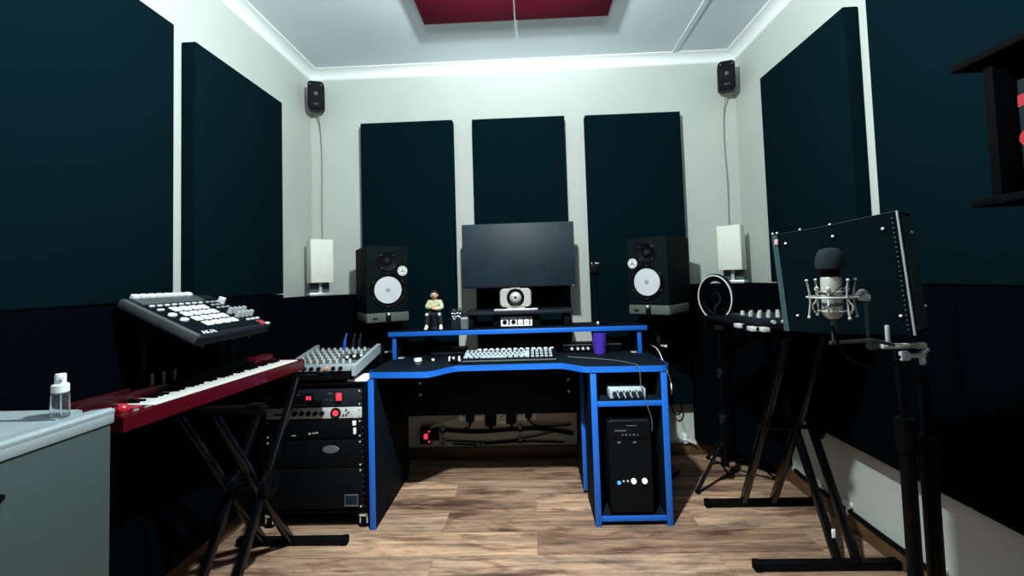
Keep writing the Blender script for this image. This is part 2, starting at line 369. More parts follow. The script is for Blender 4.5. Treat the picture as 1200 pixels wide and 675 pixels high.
# ------------------------------------------------------------------ studio monitors and their stands
def studio_monitor(label, loc, rz, side):
    r = thing('studio_monitor', label, 'speaker', loc, rz, 'studio monitors either side of the screen')
    w, d, h = .248, .334, .392
    obj('cabinet', MB().box((0, d/2, h/2), (w, d, h), .007), M['vinyl'], r)
    obj('tweeter_plate', MB().lathe([(.062, 0), (.062, .004), (.058, .006), (.045, .004), (.026, -.001), (.022, .001)], (0, 0, .300), (0, -1, 0), 36), M['black'], r)
    obj('tweeter_dome', MB().ell((0, -.001, .300), (.017, .011, .017)), M['dgrey'], r)
    wf = obj('woofer_frame', MB().lathe([(.104, 0), (.104, .006), (.100, .009), (.092, .007), (.089, .001)], (0, 0, .132), (0, -1, 0), 44), M['black'], r)
    obj('surround', MB().torus((0, -.006, .132), .0855, .007, (0, 1, 0), 44), M['powder'], wf)
    obj('cone', MB().lathe([(.080, .004), (.055, -.010), (.034, -.018), (.033, -.012), (.022, -.006), (.0001, -.003)], (0, -.004, .132), (0, -1, 0), 44), M['cone'], wf)
    obj('dust_cap', MB().lathe([(.033, -.012), (.030, -.004), (.020, .003), (.0001, .006)], (0, -.004, .132), (0, -1, 0), 36), M['cab_top'], wf)
    for k in range(6):
        a = math.radians(30+60*k); obj('screw', MB().cyl((.0965*math.cos(a), -.008, .132+.0965*math.sin(a)), (.0965*math.cos(a), -.0105, .132+.0965*math.sin(a)), .0035, seg=10), M['grey'], r)
    for k in range(4):
        a = math.radians(45+90*k); obj('screw', MB().cyl((.052*math.cos(a), -.005, .300+.052*math.sin(a)), (.052*math.cos(a), -.008, .300+.052*math.sin(a)), .0035, seg=10), M['grey'], r)
    bx_, bz = side*.088, .243
    bd = obj('badge', MB().cyl((bx_, 0, bz), (bx_, -.004, bz), .029, seg=36), M['white'], r)
    mk = MB().torus((bx_, -.0045, bz), .023, .0014, (0, 1, 0), 36, 6)
    for k in range(3):
        a = math.radians(90+120*k); mk.bar((bx_, -.0048, bz), (bx_+.018*math.cos(a), -.0048, bz+.018*math.sin(a)), .003, .0015, (0, 1, 0), bev=0)
        b = math.radians(90+120*(k+1)); mk.bar((bx_+.012*math.cos(a), -.0048, bz+.012*math.sin(a)), (bx_+.012*math.cos(b), -.0048, bz+.012*math.sin(b)), .003, .0015, (0, 1, 0), bev=0)
    obj('emblem', mk, M['grey'], bd)
    return r
aL, aR = math.radians(31), math.radians(-40)
studio_monitor('black studio monitor with white cone at left of desk, white badge on its right', (-.835, 2.60, 1.025), aL, 1)
studio_monitor('black studio monitor with white cone at right of desk, white badge on its left', (.685, 2.60, 1.025), aR, -1)
def speaker_stand(label, loc, rz, pole):
    r = thing('speaker_stand', label, 'speaker stand', loc, rz, 'speaker stands behind the desk')
    pl = obj('top_plate', MB().bx(-.125, .125, .0, .30, .968, 1.024, .008), M['pad'], r)
    obj('plate_logo', MB().box((-.075, -.001, .992), (.030, .003, .010), .001), M['dgrey'], pl)
    cl = obj('clip', MB().box((0, -.004, .992), (.030, .014, .056), .005), M['black'], r)
    obj('ball_knob', MB().ell((0, -.012, 1.014), (.010, .009, .010)), M['chrome'], cl)
    px, py = pole
    obj('pole', MB().cyl((px, py, .02), (px, py, .968), .014), M['dgrey'], r)
    obj('outer_tube', MB().cyl((px, py, .02), (px, py, .72), .021), M['powder'], r)
    k = obj('collar', MB().cyl((px, py, .715), (px, py, .785), .024), M['black'], r)
    obj('lock_knob', MB().cyl((px, py, .768), (px+.05, py-.02, .768), .007).ell((px+.055, py-.022, .768), (.010, .010, .010)), M['chrome'], k)
    obj('base_plate', MB().box((px, py, .012), (.14, .14, .022), .004), M['powder'], r)
    return r
speaker_stand('black pole stand with grey pad carrying the left studio monitor', (-.835, 2.60, 0), aL, (-.006, .179))
speaker_stand('black pole stand with grey pad carrying the right studio monitor', (.685, 2.60, 0), aR, (-.027, .173))

# ------------------------------------------------------------------ desk
DZ = .752; DT = DZ+.001
desk = thing('studio_desk', 'black studio desk with bright blue edges, raised shelf and cubby at right', 'desk', (-.07, 2.5, 0))
def front_curve():
    p = [(-.822, 2.85), (-.822, 2.245), (-.812, 2.232), (-.795, 2.227)]
    for k in range(13):
        t = k/12; s_ = t*t*(3-2*t); p.append((-.535+.155*t, 2.205+.14*s_))
    for k in range(13):
        t = k/12; s_ = t*t*(3-2*t); p.append((.135+.155*t, 2.345-.115*s_))
    p += [(.60, 2.222)]+[(.635+.042*math.sin(a*PI/12), 2.263-.042*math.cos(a*PI/12)) for a in range(7)]+[(.678, 2.85)]
    return p
fc = front_curve()
obj('desktop', MB().prism(fc, .724, DZ), M['laminate'], desk, True)
band = MB(); n = len(fc)-2; fr = fc[1:-1]; fr = [(fr[0][0], 2.30)]+fr+[(fr[-1][0], 2.40)]
off = []
for i, p in enumerate(fr):
    a = Vector(fr[max(i-1, 0)]); b = Vector(fr[min(i+1, len(fr)-1)]); t = (b-a).normalized(); off.append((p[0]+t.y*.003, p[1]-t.x*.003))
poly = fr+off[::-1]
band_v = []
m_ = len(fr)
for z in (.7235, DZ+.0005):
    band_v += [(p[0], p[1], z) for p in fr]+[(p[0], p[1], z) for p in off]
bf = []
for i in range(m_-1):
    bf += [[m_+i, m_+i+1, 3*m_+i+1, 3*m_+i], [i, i+1, 2*m_+i+1, 2*m_+i], [2*m_+i, 2*m_+i+1, 3*m_+i+1, 3*m_+i], [i, i+1, m_+i+1, m_+i]]
obj('edge_band', MB().add(band_v, bf), M['blue'], desk, True)
def leg_panel(x, y0, y1, z0, z1, name='leg_panel', t=.028):
    p = obj(name, MB().bx(x-t/2, x+t/2, y0+.004, y1, z0, z1, .001), M['laminate'], desk, True)
    obj('edge_band', MB().bx(x-t/2-.0005, x+t/2+.0005, y0, y0+.005, z0, z1, .001), M['blue'], p, True)
    return p
leg_panel(-.798, 2.19, 2.80, 0, .724)
leg_panel(.296, 2.19, 2.48, 0, .724)
leg_panel(.636, 2.19, 2.80, 0, .724)
leg_panel(.280, 2.525, 2.80, .015, .724)
s_ = obj('cubby_shelf', MB().bx(.310, .622, 2.199, 2.78, .566, .590, .001), M['laminate'], desk, True)
obj('edge_band', MB().bx(.310, .622, 2.195, 2.200, .5655, .5905, .001), M['blue'], s_, True)
s_ = obj('cubby_floor', MB().bx(.310, .622, 2.199, 2.78, .022, .046, .001), M['laminate'], desk, True)
obj('edge_band', MB().bx(.310, .622, 2.195, 2.200, .0215, .0465, .001), M['blue'], s_, True)
obj('modesty_panel', MB().bx(-.784, .266, 2.56, 2.578, .430, .724, .001), M['laminate'], desk, True)
for x, z in ((-.645, .618), (-.645, .552), (.205, .618), (.205, .552)):
    obj('bolt_cap', MB().lathe([(.008, 0), (.008, .002), (.005, .004), (.0001, .004)], (x, 2.56, z), (0, -1, 0), 14), M['silver'], desk, True)
for z in (.36, .20): obj('bolt_cap', MB().lathe([(.006, 0), (.006, .002), (.0001, .003)], (.3105, 2.30, z), (1, 0, 0), 14), M['silver'], desk, True)
sh = obj('raised_shelf', MB().bx(-.826, .662, 2.564, 2.84, .886, .911, .001), M['laminate'], desk, True)
obj('edge_band', MB().bx(-.8265, .6625, 2.559, 2.565, .8855, .9115, .002), M['blue'], sh, True)
for x in (-.795, .620):
    p = obj('shelf_support', MB().bx(x-.011, x+.011, 2.578, 2.82, DZ, .886, .001), M['laminate'], desk, True)
    obj('edge_band', MB().bx(x-.0115, x+.0115, 2.574, 2.579, DZ, .886, .001), M['blue'], p, True)
for x in (-.775, .600): obj('support_bracket', MB().bx(x-.022, x+.022, 2.60, 2.64, DZ, DZ+.004, .001), M['silver'], desk, True)

# ------------------------------------------------------------------ on the raised shelf
SZ = .912
mon = thing('computer_monitor', 'wide grey switched-off computer screen standing on the riser', 'monitor', (-.063, 2.80, 1.0110))
obj('screen_back', MB().bx(-.352, .352, -.030, .004, .137, .537, .008), M['black'], mon)
obj('screen', MB().bx(-.350, .350, -.034, -.029, .152, .536, .001), M['screen'], mon)
obj('lower_bezel', MB().bx(-.352, .352, -.036, -.028, .136, .152, .002), M['dgrey'], mon)
obj('power_light', MB().box((.335, -.036, .139), (.008, .004, .004), .001), M['white'], mon)
obj('neck', MB().bx(-.035, .035, .004, .03, .008, .34, .004), M['black'], mon)
obj('stand_base', MB().bx(-.13, .13, -.08, .06, 0, .010, .004), M['black'], mon)
rs = thing('monitor_riser', 'thin black monitor riser standing on the raised blue edged shelf', 'monitor riser', (-.072, 2.72, SZ))
obj('top_plate', MB().bx(-.324, .324, -.105, .14, .078, .0980, .003), M['dgrey'], rs)
for x in (-.285, .290): obj('leg', MB().bx(x-.018, x+.018, -.08, .12, 0, .079, .003), M['black'], rs)
wc = thing('webcam', 'silver webcam with round black lens ring sitting below the screen', 'webcam', (-.084, 2.655, 1.0110))
obj('body', MB().rbox((0, .012, .076), (.186, .05, .110), .026, 'y', .006), M['silver'], wc)
lr = obj('lens_ring', MB().lathe([(.052, 0), (.052, .008), (.047, .012), (.036, .008), (.034, .002)], (0, -.012, .078), (0, -1, 0), 36), M['black'], wc)
obj('lens', MB().lathe([(.034, .003), (.026, .012), (.014, .016), (.0001, .017)], (0, -.012, .078), (0, -1, 0), 30), M['silver'], wc)
obj('lens_pupil', MB().cyl((0, -.0285, .078), (0, -.030, .078), .008), M['dgrey'], lr)
obj('visor', MB().rbox((0, -.014, .129), (.06, .012, .012), .005, 'y', .002), M['silver'], wc)
obj('foot', MB().bx(-.130, .130, -.025, .045, 0, .010, .003).box((0, .012, .018), (.11, .03, .018), .004), M['silver'], wc)
db = thing('display_box', 'black box with white label strip of black dots and bars under the riser', 'device', (-.083, 2.66, SZ))
obj('case', MB().bx(-.14, .14, 0, .15, 0, .070, .004), M['black'], db)
lb = obj('label_strip', MB().bx(-.093, .093, -.006, .002, .006, .062, .001), M['paper'], db)
mk = MB()
for x in (-.070, -.018): mk.cyl((x, -.006, .030), (x, -.0075, .030), .0135, seg=24)
mk.box((-.044, -.0065, .030), (.009, .003, .034))
obj('black_mark', mk, M['ink'], lb)
mk = MB()
for x in (.006, .042, .078):
    for z in (.042, .030, .018): mk.box((x, -.0065, z), (.010, .003, .009))
for x, z in ((.024, .020), (.060, .030)): mk.box((x, -.0065, z), (.008, .002, .007))
obj('maroon_mark', mk, M['maroonink'], lb)

# figurine seated on a round pedestal, arms folded
def skin_obj(name, verts, edges, radii, m, parent, lev=2):
    me = bpy.data.meshes.new(name); me.from_pydata(verts, edges, []); o = bpy.data.objects.new(name, me); COL.objects.link(o); o.parent = parent
    md = o.modifiers.new('skin', 'SKIN'); md.use_smooth_shade = True
    for i, r in enumerate(radii): me.skin_vertices[0].data[i].radius = (r, r) if not isinstance(r, tuple) else r
    me.skin_vertices[0].data[0].use_root = True
    sb = o.modifiers.new('sub', 'SUBSURF'); sb.levels = lev; sb.render_levels = lev
    me.materials.append(m); return o
fg = thing('figurine', 'small toy figurine of a seated person in a pale green shirt, arms folded', 'figurine', (-.566, 2.63, SZ))
obj('pedestal', MB().lathe([(.026, 0), (.027, .010), (.022, .016), (.024, .075), (.030, .086), (.030, .092), (.0001, .092)]), M['dgrey'], fg)
bv = [(0, .008, .100), (0, .008, .130), (0, .008, .160), (0, .004, .180), (0, .000, .192),
      (-.020, .002, .098), (-.036, -.034, .094), (-.040, -.030, .050), (-.042, -.032, .020), (-.044, -.050, .014),
      (.020, .002, .098), (.036, -.034, .094), (.040, -.030, .050), (.042, -.032, .020), (.044, -.050, .014),
      (-.032, .008, .164), (-.046, -.004, .132), (-.012, -.030, .136), (.012, -.032, .142),
      (.032, .008, .164), (.046, -.004, .128), (.012, -.034, .126), (-.012, -.036, .130)]
be = [(0, 1), (1, 2), (2, 3), (3, 4), (0, 5), (5, 6), (6, 7), (7, 8), (8, 9), (0, 10), (10, 11), (11, 12), (12, 13), (13, 14), (2, 15), (15, 16), (16, 17), (17, 18), (2, 19), (19, 20), (20, 21), (21, 22)]
br_ = [.018, .017, .019, .010, .010, .014, .013, .010, .008, .008, .014, .013, .010, .008, .008, .012, .010, .008, .007, .012, .010, .008, .007]
skin_obj('body', bv, be, br_, M['skin'], fg)
sv = [bv[i] for i in (0, 1, 2, 15, 16, 17, 19, 20, 21)]
skin_obj('shirt', sv, [(0, 1), (1, 2), (2, 3), (3, 4), (4, 5), (2, 6), (6, 7), (7, 8)], [.022, .022, .023, .017, .015, .012, .017, .015, .012], M['shirt'], fg)
tv = [bv[i] for i in (0, 5, 6, 7, 8, 10, 11, 12, 13)]
skin_obj('trousers', tv, [(0, 1), (1, 2), (2, 3), (3, 4), (0, 5), (5, 6), (6, 7), (7, 8)], [.022, .019, .017, .014, .012, .019, .017, .014, .012], M['trouser'], fg)
hd = obj('head', MB().ell((0, -.004, .204), (.0195, .021, .024)).ell((0, -.025, .202), (.004, .005, .005)).ell((-.020, -.002, .203), (.004, .006, .008)).ell((.020, -.002, .203), (.004, .006, .008)), M['skin'], fg)
obj('hair', MB().ell((0, .004, .212), (.023, .021, .022)).ell((0, .008, .200), (.024, .017, .022)).ell((0, -.012, .224), (.016, .010, .007)), M['hair'], hd)
obj('eye', MB().ell((-.007, -.0235, .207), (.0026, .002, .0022)).ell((.007, -.0235, .207), (.0026, .002, .0022)), M['ink'], hd)
obj('mouth', MB().box((0, -.0235, .192), (.010, .003, .002)), M['maroonink'], hd)
for sx in (-1, 1):
    obj('shoe', MB().ell((sx*.044, -.044, .012), (.011, .022, .012)).ell((sx*.042, -.034, .024), (.010, .011, .018)), M['cream'], fg)
    obj('knee_patch', MB().ell((sx*.037, -.050, .094), (.009, .005, .009)), M['cream'], fg)

hr = thing('radio_handset', 'small black gadget with white dotted keys beside the figurine', 'device', (-.435, 2.64, SZ))
obj('case', MB().bx(-.035, .035, -.02, .02, 0, .108, .005), M['dgrey'], hr)
obj('top_dial', MB().cyl((.014, 0, .106), (.014, 0, .124), .012).cyl((-.018, 0, .106), (-.018, 0, .118), .010), M['grey'], hr)
for i, (x, z) in enumerate(((-.024, .094), (-.010, .092), (.006, .096), (.022, .094), (-.020, .076), (-.004, .074), (.010, .078), (.020, .072), (-.014, .062))):
    obj('key', MB().box((x, -.021, z), (.008 if i % 2 else .011, .004, .006), .001), M['white'], hr)
o = tag(obj('small_speaker', MB().rbox((0, 0, .034), (.044, .05, .068), .008, 'y', .004), M['grey']), 'little grey box between the black gadget and the riser leg', 'device'); o.location = (-.384, 2.60, SZ)
obj('top_cap', MB().rbox((0, -.001, .065), (.040, .052, .010), .004, 'y', .002), M['cab_top'], o)
# clip-on receiver hanging on the right panel, its cable and plug heap
hk = thing('wall_receiver', 'tiny black receiver clipped to the panel left of right studio monitor', 'device', (.440, 2.969, 1.215))
obj('case', MB().box((0, -.012, .035), (.058, .022, .060), .005), M['black'], hk)
obj('shiny_tip', MB().box((.012, -.018, .070), (.026, .010, .008), .002).box((-.022, -.016, .068), (.006, .01, .014), .001), M['chrome'], hk)
cable('receiver_cable', [(.437, 2.955, 1.216), (.440, 2.955, 1.10), (.448, 2.955, 1.0), (.436, 2.93, .935), (.405, 2.78, .918), (.40, 2.72, .9155)], .004, M['cable'], 'black cable dropping from the tiny receiver to the raised shelf')
pg = thing('cable_plug', 'two small metal plugs lying on the shelf above the purple cup', 'plug', (.41, 2.66, SZ))
obj('plug_body', MB().cyl((-.02, 0, .009), (.02, .02, .009), .009).cyl((.035, .03, .009), (.045, -.01, .009), .008), M['black'], pg)
obj('plug_tip', MB().cyl((-.015, -.03, .009), (-.018, -.002, .009), .0045).ell((-.014, -.03, .012), (.007, .007, .012)), M['chrome'], pg)

# ------------------------------------------------------------------ on the desktop
kb = thing('computer_keyboard', 'black computer keyboard with white key tops at front of desk', 'keyboard', (-.122, 2.40, DT), (math.radians(9), 0, 0))
obj('case', MB().bx(-.258, .258, 0, .165, .004, .020, .005), M['black'], kb)
obj('front_lip', MB().bx(-.254, .254, -.003, .004, .006, .014, .002), M['grey'], kb)
keym = {}
def keycap(x, y, w):
    k = round(w, 4)
    if k not in keym: keym[k] = obj('key', MB().box((0, 0, 0), (w-.0075, .0115, .008), .002), M['cab_top'], kb); o = keym[k]
    else: o = keym[k].copy(); COL.objects.link(o); o.parent = kb
    o.location = (x, y, .0245)
rows = [(.020, [1.25, 1.25, 1.25, 6.25, 1.25, 1.25, 1.25, 1.25]), (.040, [2.25]+[1]*10+[2.75]), (.060, [1.75]+[1]*11+[2.25]), (.080, [1.5]+[1]*12+[1.5]), (.100, [1]*13+[2]), (.132, [1]*15)]
for y, ws in rows:
    x = -.250
    for w in ws:
        keycap(x+w*.0245/2*.99, y, w*.0245*.99); x += w*.0245*.99
for y in (.020, .060, .100, .132):
    for k in range(5): keycap(.128+.0245*k, y, .0245)
fc_ = thing('fader_controller', 'low black controller with white caps behind the computer keyboard', 'controller', (-.092, 2.625, DT))
obj('case', MB().add([(-.24, 0, 0), (.24, 0, 0), (.24, .16, 0), (-.24, .16, 0), (-.24, 0, .012), (.24, 0, .012), (.24, .16, .034), (-.24, .16, .034)], [[0, 1, 2, 3], [4, 5, 6, 7], [0, 1, 5, 4], [1, 2, 6, 5], [2, 3, 7, 6], [3, 0, 4, 7]]), M['black'], fc_)
for k in range(13): obj('fader_cap', MB().box((-.215+.0355*k, .020, .026), (.022, .020, .022), .004), M['white'], fc_)
for k in range(9): obj('knob', MB().cyl((-.14+.035*k, .105, .024), (-.14+.035*k, .105, .056), .007, .0055), M['dgrey'], fc_)
ms = thing('computer_mouse', 'small black mouse with two white side rims left of computer keyboard', 'mouse', (-.418, 2.415, DT+.003))
obj('shell', MB().ell((0, 0, .016), (.026, .036, .018)), M['black'], ms)
for sx in (-1, 1): obj('side_rim', MB().torus((sx*.026, 0, .018), .013, .004, (1, 0, 0), 24, 8), M['white'], ms)
obj('scroll_wheel', MB().cyl((-.005, -.022, .026), (.005, -.022, .026), .009), M['chrome'], ms)
jr = thing('small_jar', 'tiny dark jar with white lid at left of desktop', 'jar', (-.614, 2.40, DT))
obj('jar_body', MB().lathe([(.017, 0), (.019, .004), (.019, .020), (.017, .022)]), M['grey'], jr)
obj('lid', MB().lathe([(.021, .020), (.021, .031), (.019, .033), (.0001, .033)]), M['white'], jr)
pn = thing('stylus', 'thin dark stylus with pale tip lying behind the tiny jar', 'pen', (-.585, 2.52, DT), 0)
obj('barrel', MB().cyl((.03, -.03, .005), (-.03, .05, .005), .004), M['black'], pn)
obj('tip', MB().ell((.035, -.036, .008), (.009, .009, .008)), M['paper'], pn)
ai = thing('audio_box', 'low dark grey box lying on desk left behind the mouse', 'device', (-.50, 2.74, DT))
obj('case', MB().bx(-.10, .10, -.07, .07, .004, .034, .004), M['dgrey'], ai)
obj('foot', MB().bx(-.09, .09, -.06, .06, 0, .006), M['black'], ai)
it = thing('audio_interface', 'flat black audio interface with a painted highlight along its front edge, behind the purple cup', 'audio interface', (.36, 2.66, DT))
obj('case', MB().bx(-.172, .172, 0, .13, .004, .046, .003), M['black'], it)
obj('front_highlight', MB().bx(-.172, .172, -.004, .002, .040, .047, .001), M['white'], it)  # highlight on the top front edge, put in as a white strip
for x in (-.120, -.085, -.055, -.025): obj('knob', MB().lathe([(.009, 0), (.008, .012), (.0001, .013)], (x, 0, .022), (0, -1, 0), 16), M['alu'], it)
for x in (-.062, .105, .135): obj('jack', MB().cyl((x, .03, .046), (x, .03, .060), .008), M['silver'], it)
obj('foot', MB().bx(-.15, .15, .01, .12, 0, .006), M['black'], it)
cp = thing('plastic_cup', 'purple plastic cup standing on desk under the raised shelf', 'cup', (.395, 2.60, DT))
obj('cup_body', MB().lathe([(.034, 0), (.036, .004), (.045, .120), (.0465, .124), (.0435, .124), (.034, .010), (.0001, .008)]), M['purple'], cp)
cable('desk_cable', [(.20, 2.50, .7565), (.36, 2.42, .7565), (.46, 2.34, .7565), (.505, 2.25, .757), (.520, 2.21, .760), (.524, 2.196, .735), (.524, 2.196, .66), (.545, 2.184, .58), (.570, 2.180, .50), (.566, 2.184, .45)], .0022, M['cablegrey'], 'thin cable crossing desktop and hanging over its front edge by the cubby')
cable('side_cable', [(.71, 2.70, .78), (.735, 2.62, .77), (.720, 2.45, .70), (.695, 2.27, .66), (.690, 2.26, .60)], .0028, M['cablewhite'], 'short pale cable hanging off the right end of the desk')

# ------------------------------------------------------------------ in the cubby
ha = thing('headphone_amplifier', 'pale small amplifier with a row of knobs on the cubby shelf', 'amplifier', (.466, 2.225, .5915))
obj('case', MB().bx(-.088, .088, 0, .12, .004, .050, .003), M['cab_top'], ha)
for k in range(5):
    x = -.064+.031*k
    kn = obj('knob', MB().lathe([(.0115, 0), (.010, .014), (.0001, .015)], (x, 0, .028), (0, -1, 0), 18), M['dgrey'], ha)
    obj('jack', MB().cyl((x+.014, 0, .040), (x+.014, -.003, .040), .0035).cyl((x+.014, 0, .012), (x+.014, -.003, .012), .004), M['ink'], ha)
obj('foot', MB().bx(-.08, .08, .01, .11, 0, .006), M['black'], ha)
pc = thing('desktop_computer', 'black tower computer with blue power light in the desk cubby', 'computer', (.462, 2.205, .047))
obj('case', MB().bx(-.103, .103, .012, .46, .012, .448, .004), M['matte'], pc)
fp = obj('front_panel', MB().rbox((0, .008, .230), (.206, .026, .440), .014, 'y', .004), M['black'], pc)
dr = obj('disc_drive', MB().bx(-.082, .082, -.008, 0, .362, .412, .002), M['black'], pc)
obj('drive_slot', MB().box((-.045, -.009, .402), (.055, .002, .005)).box((.01, -.009, .425), (.05, .002, .003)), M['grey'], dr)
for k in range(5): obj('port', MB().box((-.035+.018*k, -.009, .382), (.010 if k % 2 else .006, .003, .006)), M['grey'], dr)
for x in (-.052, .022): obj('port', MB().box((x, -.006, .345), (.016, .006, .008), .001), M['grey'], pc)
obj('power_light', MB().cyl((-.060, -.004, .155), (-.060, -.008, .155), .009), M['ledblue'], pc)
obj('button', MB().cyl((-.038, -.004, .162), (-.038, -.007, .162), .005).cyl((-.018, -.004, .162), (-.018, -.007, .162), .005), M['alu'], pc)
for x in (.010, .062): obj('audio_jack', MB().cyl((x, -.004, .162), (x, -.012, .162), .013), M['white'], pc)
for x in (-.08, .08): obj('foot', MB().box((x, .06, .006), (.03, .05, .012), .003).box((x, .40, .006), (.03, .05, .012), .003), M['black'], pc)

# ------------------------------------------------------------------ sockets and cables under the desk
def socket_plate(label, loc, w, h, n):
    r = thing('wall_socket', label, 'socket', loc, 0, 'sockets under the desk')
    obj('plate', MB().box((0, -.006, 0), (w, .012, h), .003), M['white'], r)
    for k in range(n):
        x = (k-(n-1)/2)*w/n
        hole = MB().cyl((x, -.012, .012), (x, -.0128, .012), .006)
        for sx in (-1, 1): hole.cyl((x+sx*.011, -.012, -.008), (x+sx*.011, -.0128, -.008), .005)
        obj('socket_holes', hole, M['ink'], r)
    return r
socket_plate('white double wall socket under desk, leftmost, with a black plug in it', (-.415, 3.042, .292), .175, .085, 2)
socket_plate('small white single socket in middle of the row under desk', (-.215, 3.042, .262), .075, .075, 1)
socket_plate('white double wall socket under desk, rightmost of the row', (-.055, 3.042, .290), .150, .085, 2)
def plug(label, loc, s=1.):
    r = thing('power_plug', label, 'plug', loc, 0, 'plugs under the desk')
    obj('plug_body', MB().rbox((0, -.022, 0), (.056*s, .036, .085*s), .012, 'y', .004), M['black'], r)
    obj('cord_collar', MB().cyl((0, -.022, -.035*s), (0, -.022, -.062*s), .009), M['black'], r)
plug('black plug in the leftmost double socket under desk', (-.425, 3.030, .295))
plug('wide black adapter left of the single socket under desk', (-.290, 3.042, .272), 1.3)
plug('wide black adapter right of the single socket under desk', (-.150, 3.042, .282), 1.2)
plug('black plug in the rightmost double socket under desk', (-.035, 3.030, .302), .8)
bc = thing('cable_bundle', 'thick black bundle of cables clipped along wall under desk', 'cable', (-.35, 3.03, .18))
obj('cord', MB().tube([(-.632, 3.028, .190), (-.60, 3.028, .192), (-.40, 3.028, .172), (-.15, 3.028, .186), (.05, 3.028, .192), (.26, 3.028, .15)], .011, 8, None, 2), M['cable'], bc, True)
obj('cord', MB().tube([(-.55, 3.032, .098), (-.40, 3.03, .088), (-.25, 3.032, .098), (-.08, 3.03, .108), (.20, 3.032, .095)], .005, 8, None, 2), M['cable'], bc, True)
obj('cord', MB().tube([(-.60, 3.03, .120), (-.45, 3.032, .112), (-.30, 3.03, .102), (-.10, 3.032, .118), (.18, 3.03, .175)], .004, 8, None, 2), M['cable'], bc, True)
obj('cord', MB().tube([(-.425, 3.008, .24), (-.430, 3.015, .215), (-.47, 3.02, .196)], .006, 8, None, 2), M['cable'], bc, True)
obj('cord', MB().tube([(-.035, 3.008, .26), (-.01, 3.01, .225), (.06, 3.02, .205), (.25, 3.028, .21)], .006, 8, None, 2), M['cable'], bc, True)
for x in (-.612, -.092):
    for z in (.205, .165, .125, .092): obj('cable_clip', MB().box((x, 3.028, z), (.018, .030, .020), .003), M['cab_top'], bc, True)
obj('cable_clip', MB().box((-.375, 3.03, .100), (.022, .026, .014), .003).box((-.345, 3.03, .100), (.014, .026, .014), .003), M['cab_top'], bc, True)
cable('socket_cord', [(-.50, 3.03, .285), (-.56, 3.02, .255), (-.655, 3.0, .235), (-.69, 2.985, .226)], .005, M['cablewhite'], 'thin white cord from the leftmost socket down to the red lit power strip')
ps = thing('power_strip', 'small power strip glowing red on wall beside left leg panel of desk', 'power strip', (-.70, 3.02, .165))
obj('case', MB().box((0, -.012, 0), (.12, .05, .10), .008), M['black'], ps)
obj('switch', MB().box((-.02, -.040, .005), (.026, .012, .034), .003), M['ledred'], ps)
for z in (.036, -.03): obj('status_light', MB().box((.002, -.040, z), (.012, .010, .010), .002), M['ledred'], ps)
obj('white_plug', MB().box((.045, -.045, -.034), (.05, .03, .03), .005), M['cab_top'], ps)
# right hand side: plug and cables at floor level
cable('wall_cable', [(XR-.018, 2.55, .095), (XR-.02, 2.40, .085), (XR-.018, 2.16, .088), (XR-.02, 1.9, .082), (XR-.018, 1.6, .09), (XR-.02, 1.2, .085)], .010, M['cable'], 'black cable running along the top of skirting on right wall')
for y, z, lab in ((2.154, .094, 'white cable clip on right wall between the stand feet'), (1.69, .098, 'white cable clip on right wall near the bottom frame edge')):
    r = thing('cable_clip', lab, 'cable clip', (XR, y, z), 0, 'clips on the right wall cable')
    obj('clip_body', MB().box((-.012, 0, .014), (.024, .045, .022), .004).box((-.024, -.016, -.006), (.012, .014, .040), .003), M['white'], r)
cable('floor_cable', [(.70, 3.00, .095), (.85, 3.0, .10), (.95, 3.005, .112), (1.00, 3.01, .10), (1.06, 2.99, .085)], .006, M['cablewhite'], 'white cable by the small white plug low on back wall right of cubby')
r = thing('corner_plug', 'small white plug low on back wall between cubby and corner trap', 'plug', (1.0, YB, .10))
obj('plug_body', MB().box((0, -.018, .008), (.030, .034, .060), .005).box((0, -.03, .0), (.062, .016, .016), .004), M['white'], r)
cable('loop_cable', [(.925, 3.03, .36), (.915, 3.0, .30), (.945, 2.99, .265), (.985, 3.0, .30), (.98, 3.03, .36)], .005, M['cable'], 'black cable loop dangling below right acoustic panel on back wall')

# ------------------------------------------------------------------ rack with its units and the mixer
rk = thing('equipment_rack', 'open black equipment rack on casters left of the desk', 'rack', (-1.088, 2.40, 0))
X0, X1, RY, RB = -1.355, -.822, 2.20, 2.60
for x in (X0+.009, X1-.009): obj('side_panel', MB().bx(x-.009, x+.009, RY, RB, .075, .712, .003), M['matte'], rk, True)
obj('top_panel', MB().bx(X0+.018, X1-.018, RY+.004, RB, .695, .712, .002), M['matte'], rk, True)
obj('bottom_panel', MB().bx(X0+.018, X1-.018, RY+.004, RB, .075, .095, .002), M['matte'], rk, True)
for x in (X0+.027, X1-.027):
    ral = obj('rail', MB().bx(x-.009, x+.009, RY+.006, RY+.012, .095, .695), M['powder'], rk, True)
    hl = MB()
    for k in range(20): hl.cyl((x, RY+.006, .112+.029*k), (x, RY+.0045, .112+.029*k), .0032, seg=8)
    obj('rail_holes', hl, M['grey'], ral, True)
for x in (X0+.03, X1-.03):
    for y in (RY+.03, RB-.04):
        c = obj('caster', MB().box((x, y, .064), (.042, .042, .018), .003).box((x-.017, y, .042), (.004, .034, .040)).box((x+.017, y, .042), (.004, .034, .040)), M['chrome'], rk, True)
        obj('wheel', MB().cyl((x-.013, y+.004, .025), (x+.013, y+.004, .025), .025, seg=24), M['matte'], c, True)
